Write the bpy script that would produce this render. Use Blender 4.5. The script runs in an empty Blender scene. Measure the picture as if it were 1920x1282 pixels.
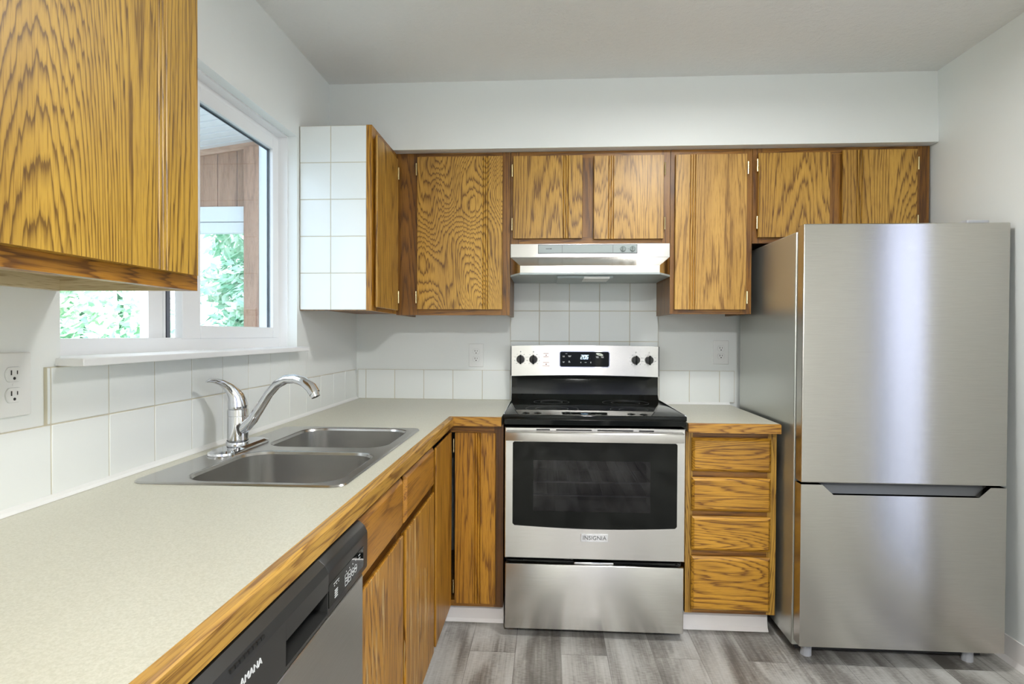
import bpy, bmesh, math, random
from mathutils import Vector, Matrix
random.seed(7)
S = bpy.context.scene
COL = S.collection

# ------------------------------------------------------------------ camera
F_PX, YAW, PITCH, ROLL = 1082.1, 0.0616, 0.0133, 0.0044
CAM = Vector((1.0097, -2.9996, 1.24))
def cam_dir(x, y, z):
    cr, sr = math.cos(ROLL), math.sin(ROLL)
    x, z = cr*x - sr*z, sr*x + cr*z
    cp, sp = math.cos(PITCH), math.sin(PITCH)
    y, z = cp*y + sp*z, -sp*y + cp*z
    c, s = math.cos(YAW), math.sin(YAW)
    return Vector((c*x - s*y, s*x + c*y, z))
cd = bpy.data.cameras.new('camera')
cam = bpy.data.objects.new('camera', cd); COL.objects.link(cam)
cd.sensor_fit = 'HORIZONTAL'; cd.sensor_width = 36.0; cd.lens = F_PX*36.0/1920.0
cd.clip_start = 0.02; cd.clip_end = 200
R = Matrix((cam_dir(1, 0, 0), cam_dir(0, 0, 1), -cam_dir(0, 1, 0))).transposed()
cam.matrix_world = Matrix.Translation(CAM) @ R.to_4x4()
S.camera = cam

# ------------------------------------------------------------------ view, world, large lights
S.view_settings.view_transform = 'Standard'
S.view_settings.look = 'None'
S.view_settings.exposure = 0.72
S.view_settings.gamma = 1.0
S.view_settings.use_curve_mapping = False
S.cycles.use_denoising = True
S.cycles.max_bounces = 10
S.cycles.diffuse_bounces = 6
S.cycles.glossy_bounces = 6
S.cycles.transparent_max_bounces = 12
S.cycles.sample_clamp_indirect = 6.0
S.cycles.caustics_reflective = False
S.cycles.caustics_refractive = False
W = bpy.data.worlds.new('world'); S.world = W; W.use_nodes = True
_b = W.node_tree.nodes['Background']
_b.inputs['Color'].default_value = (0.86, 0.92, 1.0, 1); _b.inputs['Strength'].default_value = 4.2

def area_light(name, loc, rot, sx, sy, power, color=(1, 1, 1), portal=False, shape='RECTANGLE', parent=None):
    l = bpy.data.lights.new(name, 'AREA'); l.shape = shape; l.size = sx; l.size_y = sy
    l.energy = power; l.color = color
    if portal: l.cycles.is_portal = True
    o = bpy.data.objects.new(name, l); COL.objects.link(o); o.location = loc; o.rotation_euler = rot
    if parent: o.parent = parent
    return o
# daylight entering by the kitchen window, the glazed side door and the patio door at the far end of the room
area_light('window_daylight', (-0.2, -1.29, 1.61), (0, math.radians(-90), 0), 0.8, 1.1, 1, (0.9, 0.95, 1.0), portal=True)
area_light('side_door_daylight', (2.86, -1.56, 1.1), (0, math.radians(90), 0), 1.7, 0.45, 3, (0.9, 0.95, 1.0))
area_light('patio_daylight', (1.75, -5.66, 1.1), (math.radians(90), 0, 0), 1.5, 1.9, 54, (1.0, 0.99, 0.97))
LAMP_KITCHEN, FILL_DINING = 10, 64

# ------------------------------------------------------------------ materials
MATS = {}
def new_mat(name):
    m = bpy.data.materials.new(name); m.use_nodes = True
    return m, m.node_tree.nodes, m.node_tree.links, m.node_tree.nodes['Principled BSDF']
def plain(name, col, rough=0.5, metal=0.0, coat=0.0, emit=None, estr=0.0, spec=0.5):
    m, n, l, p = new_mat(name)
    p.inputs['Base Color'].default_value = (*col, 1); p.inputs['Roughness'].default_value = rough
    p.inputs['Metallic'].default_value = metal; p.inputs['Coat Weight'].default_value = coat
    p.inputs['Specular IOR Level'].default_value = spec
    if emit:
        p.inputs['Emission Color'].default_value = (*emit, 1); p.inputs['Emission Strength'].default_value = estr
    MATS[name] = m; return m
def coords(n, l, scale, kind='Object', rand=0.0, rot=(0, 0, 0)):
    tc = n.new('ShaderNodeTexCoord'); out = tc.outputs[kind]
    if rand:
        oi = n.new('ShaderNodeObjectInfo'); mu = n.new('ShaderNodeVectorMath'); mu.operation = 'SCALE'
        cx = n.new('ShaderNodeCombineXYZ'); cx.inputs[0].default_value = 1.7; cx.inputs[1].default_value = 2.9; cx.inputs[2].default_value = 5.3
        l.new(cx.outputs[0], mu.inputs[0]); l.new(oi.outputs['Random'], mu.inputs['Scale'])
        ad = n.new('ShaderNodeVectorMath'); ad.operation = 'ADD'
        l.new(out, ad.inputs[0]); l.new(mu.outputs[0], ad.inputs[1]); out = ad.outputs[0]
    mp = n.new('ShaderNodeMapping'); mp.inputs['Scale'].default_value = scale; mp.inputs['Rotation'].default_value = rot
    l.new(out, mp.inputs['Vector']); return mp.outputs[0]
def noise(n, l, vec, scale, detail=2, rough=0.5, dist=0.0):
    t = n.new('ShaderNodeTexNoise'); t.inputs['Scale'].default_value = scale; t.inputs['Detail'].default_value = detail
    t.inputs['Roughness'].default_value = rough; t.inputs['Distortion'].default_value = dist
    l.new(vec, t.inputs['Vector']); return t.outputs['Fac']
def ramp(n, l, fac, stops):
    r = n.new('ShaderNodeValToRGB'); e = r.color_ramp.elements
    while len(e) > 1: e.remove(e[-1])
    e[0].position = stops[0][0]; e[0].color = (*stops[0][1], 1)
    for p, c in stops[1:]:
        k = e.new(p); k.color = (*c, 1)
    l.new(fac, r.inputs['Fac']); return r.outputs['Color']
def math_node(n, l, op, a, b=None):
    m = n.new('ShaderNodeMath'); m.operation = op
    for i, v in enumerate((a, b)):
        if v is None: continue
        if isinstance(v, (int, float)): m.inputs[i].default_value = v
        else: l.new(v, m.inputs[i])
    return m.outputs[0]
def bump(n, l, p, h, strength, dist):
    b = n.new('ShaderNodeBump'); b.inputs['Strength'].default_value = strength; b.inputs['Distance'].default_value = dist
    l.new(h, b.inputs['Height']); l.new(b.outputs['Normal'], p.inputs['Normal'])
def mixcol(n, l, fac, a, b, mode='MIX'):
    m = n.new('ShaderNodeMix'); m.data_type = 'RGBA'; m.blend_type = mode
    for sock, v in ((m.inputs[0], fac), (m.inputs[6], a), (m.inputs[7], b)):
        if isinstance(v, (int, float)): sock.default_value = v
        elif isinstance(v, tuple): sock.default_value = (*v, 1)
        else: l.new(v, sock)
    return m.outputs[2]

def oak(name, axis='z', light=(0.53, 0.28, 0.045), dark=(0.245, 0.105, 0.012), rings=13, wild=1.0, base=5.0, rough=0.40, stretch=0.11, wear=0.0):
    m, n, l, p = new_mat(name)
    k = {'x': 0, 'y': 1, 'z': 2}[axis]
    def sc(across, along):
        v = [across]*3; v[k] = along; return tuple(v)
    v1 = coords(n, l, sc(1, stretch), rand=9.0)
    f1 = noise(n, l, v1, base, 1.0, 0.35, 0.25*wild)
    v2 = coords(n, l, sc(1, 0.16), rand=9.0)
    f3 = noise(n, l, v2, 16, 2, 0.5)
    fib = noise(n, l, coords(n, l, sc(1, 0.035), rand=9.0), 150, 1, 0.5)       # fibres that draw the ring edges out into teeth
    t = math_node(n, l, 'MULTIPLY', f1, rings)
    t = math_node(n, l, 'ADD', t, math_node(n, l, 'MULTIPLY', f3, 1.6*wild))
    t = math_node(n, l, 'ADD', t, math_node(n, l, 'MULTIPLY', fib, 1.15*wild))
    t = math_node(n, l, 'FRACT', t)
    mid = tuple(0.60*a + 0.40*b for a, b in zip(light, dark))
    col = ramp(n, l, t, [(0.0, mid), (0.12, light), (0.50, light), (0.74, mid), (0.88, dark), (0.96, dark), (1.0, mid)])
    pores = noise(n, l, coords(n, l, sc(1, 0.03), rand=9.0), 420, 2, 0.7)
    pc = ramp(n, l, pores, [(0.34, (0.50, 0.42, 0.30)), (0.47, (1, 1, 1))])
    col = mixcol(n, l, 0.8, col, pc, 'MULTIPLY')
    tone = noise(n, l, coords(n, l, sc(1, 0.2), rand=9.0), 6.5, 2)
    tc = ramp(n, l, tone, [(0.32, (0.80, 0.75, 0.68)), (0.66, (1.10, 1.09, 1.05))])
    col = mixcol(n, l, 1.0, col, tc, 'MULTIPLY')
    if wear:
        w1 = noise(n, l, coords(n, l, sc(1, 0.05), rand=9.0), 75, 2, 0.6)
        w2 = noise(n, l, coords(n, l, sc(1, 0.35), rand=9.0), 5.0, 2)
        wm = math_node(n, l, 'MULTIPLY', math_node(n, l, 'GREATER_THAN', w1, 0.615), math_node(n, l, 'GREATER_THAN', w2, 0.50))
        col = mixcol(n, l, math_node(n, l, 'MULTIPLY', wm, wear), col, (0.74, 0.55, 0.25))
    l.new(col, p.inputs['Base Color'])
    p.inputs['Roughness'].default_value = rough
    p.inputs['Coat Weight'].default_value = 0.12; p.inputs['Coat Roughness'].default_value = 0.3
    bump(n, l, p, t, 0.04, 0.002)
    MATS[name] = m; return m

GOLD, UMBER = (0.515, 0.293, 0.050), (0.185, 0.085, 0.011)
oak('oak_door', 'z', GOLD, UMBER, 30)
oak('oak_door_bold', 'z', (0.535, 0.322, 0.046), (0.185, 0.092, 0.010), 84, 1.0, 3.6, stretch=0.10)
oak('oak_door_wild', 'z', (0.53, 0.302, 0.050), (0.175, 0.079, 0.009), 50, 1.0, 5.0, stretch=0.32)
oak('oak_pale', 'z', (0.56, 0.325, 0.078), (0.27, 0.136, 0.028), 28)
oak('oak_base', 'z', (0.47, 0.225, 0.020), (0.19, 0.076, 0.006), 30, stretch=0.06)
oak('oak_worn', 'z', (0.47, 0.225, 0.020), (0.19, 0.076, 0.006), 30, stretch=0.06, wear=0.5)
oak('oak_frame', 'z', (0.27, 0.118, 0.014), (0.125, 0.048, 0.006), 18, 0.7, 8, stretch=0.05)
oak('oak_frame_dark', 'z', (0.15, 0.060, 0.008), (0.08, 0.030, 0.004), 18, 0.7, 8, stretch=0.05)  # dark stain, deepened to hold the shade in gaps between the fronts
oak('oak_rail', 'x', (0.31, 0.138, 0.017), (0.145, 0.056, 0.007), 18, 0.7, 8, stretch=0.06)
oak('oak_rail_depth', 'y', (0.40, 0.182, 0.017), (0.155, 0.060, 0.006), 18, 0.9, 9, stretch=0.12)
oak('oak_rail_dark', 'y', (0.15, 0.060, 0.008), (0.08, 0.030, 0.004), 18, 0.7, 8, stretch=0.06)  # rails too: stain plus gap shade put into the colour
oak('oak_drawer', 'x', (0.54, 0.275, 0.026), (0.205, 0.084, 0.007), 24, 1.0, 7, stretch=0.14)
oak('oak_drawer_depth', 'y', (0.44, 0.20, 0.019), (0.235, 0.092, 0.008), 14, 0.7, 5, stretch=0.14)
oak('oak_edge', 'x', (0.54, 0.285, 0.042), (0.25, 0.106, 0.014), 18, 0.8, 9, stretch=0.10)
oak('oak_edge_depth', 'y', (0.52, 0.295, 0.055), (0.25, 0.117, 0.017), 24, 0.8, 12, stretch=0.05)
oak('raw_wood', 'y', (0.60, 0.52, 0.35), (0.52, 0.44, 0.28), 6, 0.6, 6, rough=0.7, stretch=0.05)
oak('raw_wood_across', 'x', (0.60, 0.52, 0.35), (0.52, 0.44, 0.28), 6, 0.6, 6, rough=0.7, stretch=0.05)
plain('dark_gap', (0.03, 0.016, 0.006), 0.7)

def steel(name, tangent, col=(0.64, 0.625, 0.595), rough=0.26, aniso=0.75, streak=(1, 1, 90)):
    m, n, l, p = new_mat(name)
    p.inputs['Metallic'].default_value = 1.0; p.inputs['Roughness'].default_value = rough
    p.inputs['Anisotropic'].default_value = aniso
    tn = n.new('ShaderNodeCombineXYZ')
    for i in range(3): tn.inputs[i].default_value = tangent[i]
    l.new(tn.outputs[0], p.inputs['Tangent'])
    f = noise(n, l, coords(n, l, streak), 14, 2, 0.6)
    c = ramp(n, l, f, [(0.3, tuple(0.93*x for x in col)), (0.7, tuple(min(1, 1.05*x) for x in col))])
    l.new(c, p.inputs['Base Color'])
    MATS[name] = m; return m
steel('steel_front', (0, 0, 1))
steel('steel_fridge', (0, 0, 1), (0.495, 0.475, 0.435), 0.24, 0.8)
steel('steel_side', (0, 0, 1), (0.55, 0.55, 0.53), 0.3, 0.7)
steel('steel_sink', (1, 0, 0), (0.52, 0.51, 0.49), 0.23, 0.5, (1, 60, 1))
plain('fridge_side', (0.50, 0.51, 0.475), 0.30, 0.8)
plain('chrome', (0.78, 0.79, 0.82), 0.05, 1.0)
plain('brass', (0.80, 0.66, 0.36), 0.22, 1.0)
plain('black_enamel', (0.010, 0.011, 0.010), 0.10, spec=0.45)
plain('black_glass', (0.006, 0.007, 0.006), 0.05, spec=0.2)
plain('black_plastic', (0.022, 0.022, 0.021), 0.30)
plain('black_matte', (0.010, 0.010, 0.010), 0.6)
plain('dark_grey', (0.13, 0.135, 0.14), 0.35)
plain('burner_mark', (0.05, 0.05, 0.05), 0.5)
plain('hood_grey', (0.40, 0.455, 0.45), 0.45)
plain('hood_knob', (0.26, 0.31, 0.30), 0.25)
plain('foot_grey', (0.42, 0.43, 0.46), 0.4)
plain('print_grey', (0.55, 0.56, 0.56), 0.5)
plain('print_dark', (0.09, 0.09, 0.085), 0.5)
plain('print_red', (0.30, 0.06, 0.04), 0.5)
plain('print_white', (0.66, 0.67, 0.68), 0.4, emit=(1, 1, 1), estr=0.0)
plain('led_digit', (0.4, 0.6, 0.8), 0.4, emit=(0.62, 0.86, 1.0), estr=2.2)
plain('white_plastic', (0.80, 0.81, 0.80), 0.32)
plain('window_vinyl', (0.84, 0.85, 0.86), 0.35)
plain('gasket', (0.12, 0.13, 0.16), 0.5)
plain('cove_white', (0.80, 0.77, 0.76), 0.35)
plain('grout', (0.58, 0.54, 0.43), 0.85)
plain('lens', (0.80, 0.80, 0.76), 0.35)
plain('lamp_glass', (0.9, 0.9, 0.88), 0.4, emit=(1.0, 0.99, 0.97), estr=4.0)
plain('porch_white', (0.80, 0.78, 0.80), 0.5)
plain('sticker', (0.82, 0.86, 0.78), 0.4)

def wall_paint(name, col, bumpy, scale, rough=0.55):
    m, n, l, p = new_mat(name)
    p.inputs['Roughness'].default_value = rough
    v = coords(n, l, (1, 1, 1))
    f = noise(n, l, v, 1.3, 2)
    c = ramp(n, l, f, [(0.3, tuple(x*0.975 for x in col)), (0.7, col)])
    l.new(c, p.inputs['Base Color'])
    bump(n, l, p, noise(n, l, v, scale, 3, 0.6), bumpy, 0.004)
    MATS[name] = m
wall_paint('wall_white', (0.81, 0.838, 0.828), 0.06, 60)
wall_paint('ceiling_paint', (0.80, 0.805, 0.79), 1.0, 48, 0.8)
wall_paint('tile_glaze', (0.80, 0.83, 0.82), 0.05, 9, 0.20)

m, n, l, p = new_mat('laminate'); MATS['laminate'] = m
v = coords(n, l, (1, 1, 1))
c1 = ramp(n, l, noise(n, l, v, 260, 3, 0.7), [(0.35, (0.54, 0.53, 0.43)), (0.65, (0.645, 0.635, 0.54))])
l.new(c1, p.inputs['Base Color']); p.inputs['Roughness'].default_value = 0.34

# grey vinyl planks
m, n, l, p = new_mat('vinyl_planks'); MATS['vinyl_planks'] = m
tc = n.new('ShaderNodeTexCoord')
mp = n.new('ShaderNodeMapping'); mp.inputs['Rotation'].default_value = (0, 0, math.radians(90)); l.new(tc.outputs['Object'], mp.inputs['Vector'])
bk = n.new('ShaderNodeTexBrick'); l.new(mp.outputs[0], bk.inputs['Vector'])
bk.inputs['Color1'].default_value = (0.30, 0.30, 0.30, 1); bk.inputs['Color2'].default_value = (0.80, 0.80, 0.80, 1); bk.inputs['Mortar'].default_value = (0, 0, 0, 1)
bk.inputs['Scale'].default_value = 1.0; bk.inputs['Brick Width'].default_value = 1.22; bk.inputs['Row Height'].default_value = 0.178
bk.inputs['Mortar Size'].default_value = 0.0012; bk.inputs['Mortar Smooth'].default_value = 0.1; bk.offset = 0.37
sep = n.new('ShaderNodeSeparateColor'); l.new(bk.outputs['Color'], sep.inputs[0])
cmb = n.new('ShaderNodeCombineXYZ'); l.new(math_node(n, l, 'MULTIPLY', sep.outputs[0], 37.0), cmb.inputs[0]); l.new(math_node(n, l, 'MULTIPLY', sep.outputs[0], 11.0), cmb.inputs[1])
av = n.new('ShaderNodeVectorMath'); av.operation = 'ADD'; l.new(tc.outputs['Object'], av.inputs[0]); l.new(cmb.outputs[0], av.inputs[1])
def fl(scale):
    q = n.new('ShaderNodeMapping'); q.inputs['Scale'].default_value = scale; l.new(av.outputs[0], q.inputs['Vector']); return q.outputs[0]
big = noise(n, l, fl((1, 0.2, 1)), 8.5, 3, 0.5, 0.5)
fine = noise(n, l, fl((1, 0.03, 1)), 120, 3, 0.65)
cross = noise(n, l, fl((0.25, 1, 1)), 170, 2, 0.6)
knot = noise(n, l, fl((1, 0.35, 1)), 3.2, 2, 0.5, 0.4)
f = math_node(n, l, 'ADD', math_node(n, l, 'MULTIPLY', big, 0.9), math_node(n, l, 'MULTIPLY', fine, 0.26))
f = math_node(n, l, 'ADD', f, math_node(n, l, 'MULTIPLY', cross, 0.24))
f = math_node(n, l, 'ADD', f, math_node(n, l, 'MULTIPLY', knot, 0.45))
f = math_node(n, l, 'ADD', f, math_node(n, l, 'MULTIPLY', sep.outputs[0], 0.07))
c1 = ramp(n, l, math_node(n, l, 'MULTIPLY', f, 0.6), [(0.48, (0.15, 0.138, 0.124)), (0.545, (0.27, 0.255, 0.232)), (0.60, (0.42, 0.41, 0.38)), (0.69, (0.57, 0.565, 0.535))])
seam = math_node(n, l, 'MULTIPLY', bk.outputs['Fac'], 0.45)
c1 = mixcol(n, l, seam, c1, (0.10, 0.09, 0.085))
l.new(c1, p.inputs['Base Color']); p.inputs['Roughness'].default_value = 0.36
bump(n, l, p, math_node(n, l, 'SUBTRACT', cross, bk.outputs['Fac']), 0.12, 0.002)

def glass(name, tint=(0.96, 0.98, 0.98), refl=0.03, rough=0.0):
    m = bpy.data.materials.new(name); m.use_nodes = True; n, l = m.node_tree.nodes, m.node_tree.links; n.clear()
    o = n.new('ShaderNodeOutputMaterial'); t = n.new('ShaderNodeBsdfTransparent'); g = n.new('ShaderNodeBsdfGlossy'); x = n.new('ShaderNodeMixShader')
    t.inputs[0].default_value = (*tint, 1); g.inputs['Roughness'].default_value = rough
    lw = n.new('ShaderNodeLayerWeight'); lw.inputs['Blend'].default_value = 0.5
    f5 = math_node(n, l, 'POWER', lw.outputs['Facing'], 4.0)
    fa = math_node(n, l, 'ADD', math_node(n, l, 'MULTIPLY', f5, 0.5), refl)
    l.new(fa, x.inputs[0]); l.new(t.outputs[0], x.inputs[1]); l.new(g.outputs[0], x.inputs[2]); l.new(x.outputs[0], o.inputs[0])
    MATS[name] = m
glass('window_glass')
glass('window_screen', (0.66, 0.72, 0.76))
glass('pale_glass', (0.22, 0.225, 0.25))
glass('oven_glass', (0.30, 0.30, 0.33), 0.04)

def leafy(name, a, b, c):
    m, n, l, p = new_mat(name)
    v = coords(n, l, (1, 1, 1))
    col = ramp(n, l, noise(n, l, v, 3.0, 3, 0.6), [(0.32, a), (0.5, b), (0.66, c)])
    l.new(col, p.inputs['Base Color']); p.inputs['Roughness'].default_value = 0.5
    p.inputs['Subsurface Weight'].default_value = 0.0
    MATS[name] = m
leafy('leaf', (0.36, 0.68, 0.50), (0.62, 0.85, 0.66), (0.86, 0.90, 0.76))  # leaf colours paled to carry the overexposed daylight outside
leafy('leaf_core', (0.05, 0.12, 0.08), (0.07, 0.16, 0.11), (0.10, 0.2, 0.14))
leafy('pale_paving', (0.42, 0.42, 0.38), (0.48, 0.48, 0.44), (0.55, 0.55, 0.5))  # grey paving tone, chosen to keep green bounce off the porch ceiling
oak('cedar', 'z', (0.46, 0.265, 0.19), (0.35, 0.195, 0.14), 5, 0.7, 7, rough=0.7, stretch=0.06)  # cedar lightened to put outdoor haze and overexposure into its colour
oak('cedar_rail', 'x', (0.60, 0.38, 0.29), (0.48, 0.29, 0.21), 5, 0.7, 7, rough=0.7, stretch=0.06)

# ------------------------------------------------------------------ mesh helpers
class MB:
    def __init__(s): s.bm = bmesh.new()
    def add(s, bm2):
        me = bpy.data.meshes.new('tmp'); bm2.to_mesh(me); bm2.free(); s.bm.from_mesh(me); bpy.data.meshes.remove(me); return s
    def box(s, x0, x1, y0, y1, z0, z1, bev=0.0, seg=2):
        b = bmesh.new(); bmesh.ops.create_cube(b, size=1.0)
        for v in b.verts: v.co = Vector(((x0+x1)/2+v.co.x*(x1-x0), (y0+y1)/2+v.co.y*(y1-y0), (z0+z1)/2+v.co.z*(z1-z0)))
        if bev: bmesh.ops.bevel(b, geom=b.edges[:], offset=bev, segments=seg, affect='EDGES', profile=0.5, clamp_overlap=True)
        return s.add(b)
    def prism(s, poly, axis, a, b_, bev=0.0):
        """poly: 2-D points in the two axes other than AXIS (in x,y,z order), extruded from a to b_"""
        b = bmesh.new(); k = 'xyz'.index(axis); o = [i for i in range(3) if i != k]
        def pt(p, h):
            c = [0, 0, 0]; c[o[0]], c[o[1]], c[k] = p[0], p[1], h; return c
        lo = [b.verts.new(pt(p, a)) for p in poly]; hi = [b.verts.new(pt(p, b_)) for p in poly]
        b.faces.new(lo); b.faces.new(hi[::-1]); N = len(poly)
        for i in range(N): b.faces.new((lo[i], hi[i], hi[(i+1) % N], lo[(i+1) % N]))
        bmesh.ops.recalc_face_normals(b, faces=b.faces[:])
        if bev: bmesh.ops.bevel(b, geom=b.edges[:], offset=bev, segments=2, affect='EDGES', profile=0.5, clamp_overlap=True)
        return s.add(b)
    def cyl(s, p0, p1, r0, r1=None, seg=24, caps=True):
        r1 = r0 if r1 is None else r1
        return s.tube([p0, p1], [r0, r1], seg, caps)
    def tube(s, pts, rad, seg=16, caps=True, flat=None):
        pts = [Vector(p) for p in pts]; b = bmesh.new(); rings = []
        up = None
        for i, p in enumerate(pts):
            t = (pts[min(i+1, len(pts)-1)] - pts[max(i-1, 0)]).normalized()
            if up is None:
                up = Vector((0, 0, 1)) if abs(t.z) < 0.9 else Vector((0, 1, 0))
            u = (up - t*up.dot(t)).normalized(); w = t.cross(u); up = u
            r = rad[i] if isinstance(rad, (list, tuple)) else rad
            ru, rw = r if isinstance(r, (list, tuple)) else (r, r)
            rings.append([b.verts.new(p + u*ru*math.cos(a) + w*rw*math.sin(a)) for a in [2*math.pi*j/seg for j in range(seg)]])
        for a, c in zip(rings, rings[1:]):
            for j in range(seg): b.faces.new((a[j], a[(j+1) % seg], c[(j+1) % seg], c[j]))
        if caps: b.faces.new(rings[0][::-1]); b.faces.new(rings[-1])
        bmesh.ops.recalc_face_normals(b, faces=b.faces[:])
        return s.add(b)
    def lathe(s, prof, c, seg=32, axis='z', caps=True):
        """prof: (radius, height) pairs turned about AXIS through c"""
        b = bmesh.new(); rings = []
        for r, h in prof:
            ring = []
            for j in range(seg):
                a = 2*math.pi*j/seg; x, y = r*math.cos(a), r*math.sin(a)
                q = {'z': (x, y, h), 'y': (x, h, y), 'x': (h, x, y)}[axis]
                ring.append(b.verts.new(Vector(c)+Vector(q)))
            rings.append(ring)
        for a, e in zip(rings, rings[1:]):
            for j in range(seg): b.faces.new((a[j], a[(j+1) % seg], e[(j+1) % seg], e[j]))
        for ring, r in ((rings[0], prof[0][0]), (rings[-1], prof[-1][0])):
            if caps and r > 1e-6: b.faces.new(ring)
        bmesh.ops.remove_doubles(b, verts=b.verts[:], dist=1e-6)
        bmesh.ops.recalc_face_normals(b, faces=b.faces[:])
        return s.add(b)
    def loft(s, loops, cap0=False, cap1=False, closed=True):
        b = bmesh.new(); rs = [[b.verts.new(p) for p in lp] for lp in loops]; N = len(rs[0])
        for a, c in zip(rs, rs[1:]):
            for j in range(N if closed else N-1): b.faces.new((a[j], a[(j+1) % N], c[(j+1) % N], c[j]))
        if cap0: b.faces.new(rs[0][::-1])
        if cap1: b.faces.new(rs[-1])
        bmesh.ops.recalc_face_normals(b, faces=b.faces[:])
        return s.add(b)
    def sheet(s, outer, holes, z0, z1=None):
        """horizontal sheet with holes; extruded from z0 to z1 when given"""
        b = bmesh.new(); edges = []
        for lp in [outer]+holes:
            vs = [b.verts.new((x, y, z0)) for x, y in lp]
            edges += [b.edges.new((vs[i], vs[(i+1) % len(vs)])) for i in range(len(vs))]
        bmesh.ops.triangle_fill(b, use_beauty=True, use_dissolve=False, edges=edges)
        if z1 is not None:
            r = bmesh.ops.extrude_face_region(b, geom=b.faces[:])
            for v in r['geom']:
                if isinstance(v, bmesh.types.BMVert): v.co.z = z1
        bmesh.ops.recalc_face_normals(b, faces=b.faces[:])
        return s.add(b)
def rrect(x0, x1, y0, y1, r, seg=6):
    pts = []
    for cx, cy, a0 in ((x1-r, y1-r, 0), (x0+r, y1-r, 90), (x0+r, y0+r, 180), (x1-r, y0+r, 270)):
        for i in range(seg+1):
            a = math.radians(a0+90*i/seg); pts.append((cx+r*math.cos(a), cy+r*math.sin(a)))
    return pts

OFF = {}
def link(name, mb, mat, parent=None, off=None, label=None, smooth=20):
    me = bpy.data.meshes.new(name)
    o_ = off if off is not None else (OFF[parent.name] if parent else Vector((0, 0, 0)))
    bmesh.ops.translate(mb.bm, verts=mb.bm.verts[:], vec=-Vector(o_))
    mb.bm.to_mesh(me); mb.bm.free()
    if smooth:
        me.shade_smooth(); me.set_sharp_from_angle(angle=math.radians(smooth))
    me.materials.append(MATS[mat])
    o = bpy.data.objects.new(name, me); COL.objects.link(o)
    OFF[o.name] = Vector(o_)
    if parent: o.parent = parent
    else: o.location = o_
    if label: o['label'] = label
    return o
def thing(name, label, cat, loc, group=None):
    o = bpy.data.objects.new(name, None); COL.objects.link(o); o.location = loc; o.empty_display_size = 0.05
    OFF[o.name] = Vector(loc); o['label'] = label; o['category'] = cat
    if group: o['group'] = group
    return o
def part(name, mb, mat, parent, label=None, smooth=20): return link(name, mb, mat, parent, label=label, smooth=smooth)
def parts(name, mb, mat, parent, label=None, smooth=20):
    """one part for every separate piece of the mesh"""
    mb.bm.verts.ensure_lookup_table(); seen = set(); out = []
    for v0 in mb.bm.verts:
        if v0 in seen: continue
        stack, isl = [v0], []; seen.add(v0)
        while stack:
            v = stack.pop(); isl.append(v)
            for e in v.link_edges:
                w = e.other_vert(v)
                if w not in seen: seen.add(w); stack.append(w)
        k = MB(); mp = {v: k.bm.verts.new(v.co) for v in isl}
        for f in {f for v in isl for f in v.link_faces}: k.bm.faces.new([mp[v] for v in f.verts])
        bmesh.ops.recalc_face_normals(k.bm, faces=k.bm.faces[:])
        out.append(part(name, k, mat, parent, label, smooth))
    mb.bm.free(); return out
def solo(name, mb, mat, label, cat, loc, group=None):
    o = link(name, mb, mat, off=Vector(loc)); o['label'] = label; o['category'] = cat
    if group: o['group'] = group
    return o
def struct(name, mb, mat, parent=None, smooth=20):
    o = link(name, mb, mat, parent, smooth=smooth)
    if not parent: o['kind'] = 'structure'
    return o
def text_mb(body, size, origin, right, up, depth=0.0006, align='CENTER', shear=0.0, sx=1.0):
    cu = bpy.data.curves.new('lettering', 'FONT'); cu.body = body; cu.size = size; cu.align_x = align; cu.align_y = 'CENTER'
    cu.extrude = depth; cu.shear = shear; cu.resolution_u = 3
    ob = bpy.data.objects.new('lettering', cu); COL.objects.link(ob)
    dg = bpy.context.evaluated_depsgraph_get()
    me = bpy.data.meshes.new_from_object(ob.evaluated_get(dg))
    r, u = Vector(right).normalized(), Vector(up).normalized(); w = r.cross(u)
    M = Matrix((r*sx, u, w)).transposed().to_4x4(); M.translation = Vector(origin)
    me.transform(M)
    mb = MB(); mb.bm.from_mesh(me)
    bpy.data.objects.remove(ob); bpy.data.meshes.remove(me); bpy.data.curves.remove(cu)
    return mb

# ------------------------------------------------------------------ the room
YR = -5.55          # far end of the room behind the camera
CEIL = 2.386
def xr(z): return 2.775 - 0.0381*z        # the right wall leans a little
struct('floor', MB().box(-0.14, 2.95, YR-0.14, 0.14, -0.06, 0.0), 'vinyl_planks')
struct('ceiling', MB().box(-0.14, 2.95, YR-0.14, 0.14, CEIL, CEIL+0.08), 'ceiling_paint')
WY0, WY1, WZ0, WZ1 = -1.862, -0.728, 1.172, 2.031       # kitchen window opening
wl = MB()
wl.box(-0.14, 0, YR, WY0, 0, CEIL).box(-0.14, 0, WY1, 0.0, 0, CEIL).box(-0.14, 0, WY0, WY1, 0, WZ0).box(-0.14, 0, WY0, WY1, WZ1, CEIL)
wall_left = struct('wall_left', wl, 'wall_white')
wall_back = struct('wall_back', MB().box(-0.14, 2.95, 0, 0.14, 0, CEIL), 'wall_white')
DY0, DY1, DZ = -1.80, -1.30, 2.05
wr = MB()
def lean(y0, y1, z0, z1): wr.prism([(xr(z0), z0), (xr(z0)+0.12, z0), (xr(z1)+0.12, z1), (xr(z1), z1)], 'y', y0, y1)
lean(YR, DY0, 0, CEIL); lean(DY1, 0, 0, CEIL); lean(DY0, DY1, DZ, CEIL)
wall_right = struct('wall_right', wr, 'wall_white')
PX0, PX1, PZ = 1.0, 2.5, 2.05
struct('wall_rear', MB().box(-0.14, PX0, YR-0.14, YR, 0, CEIL).box(PX1, 2.95, YR-0.14, YR, 0, CEIL).box(PX0, PX1, YR-0.14, YR, PZ, CEIL), 'wall_white')
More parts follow.
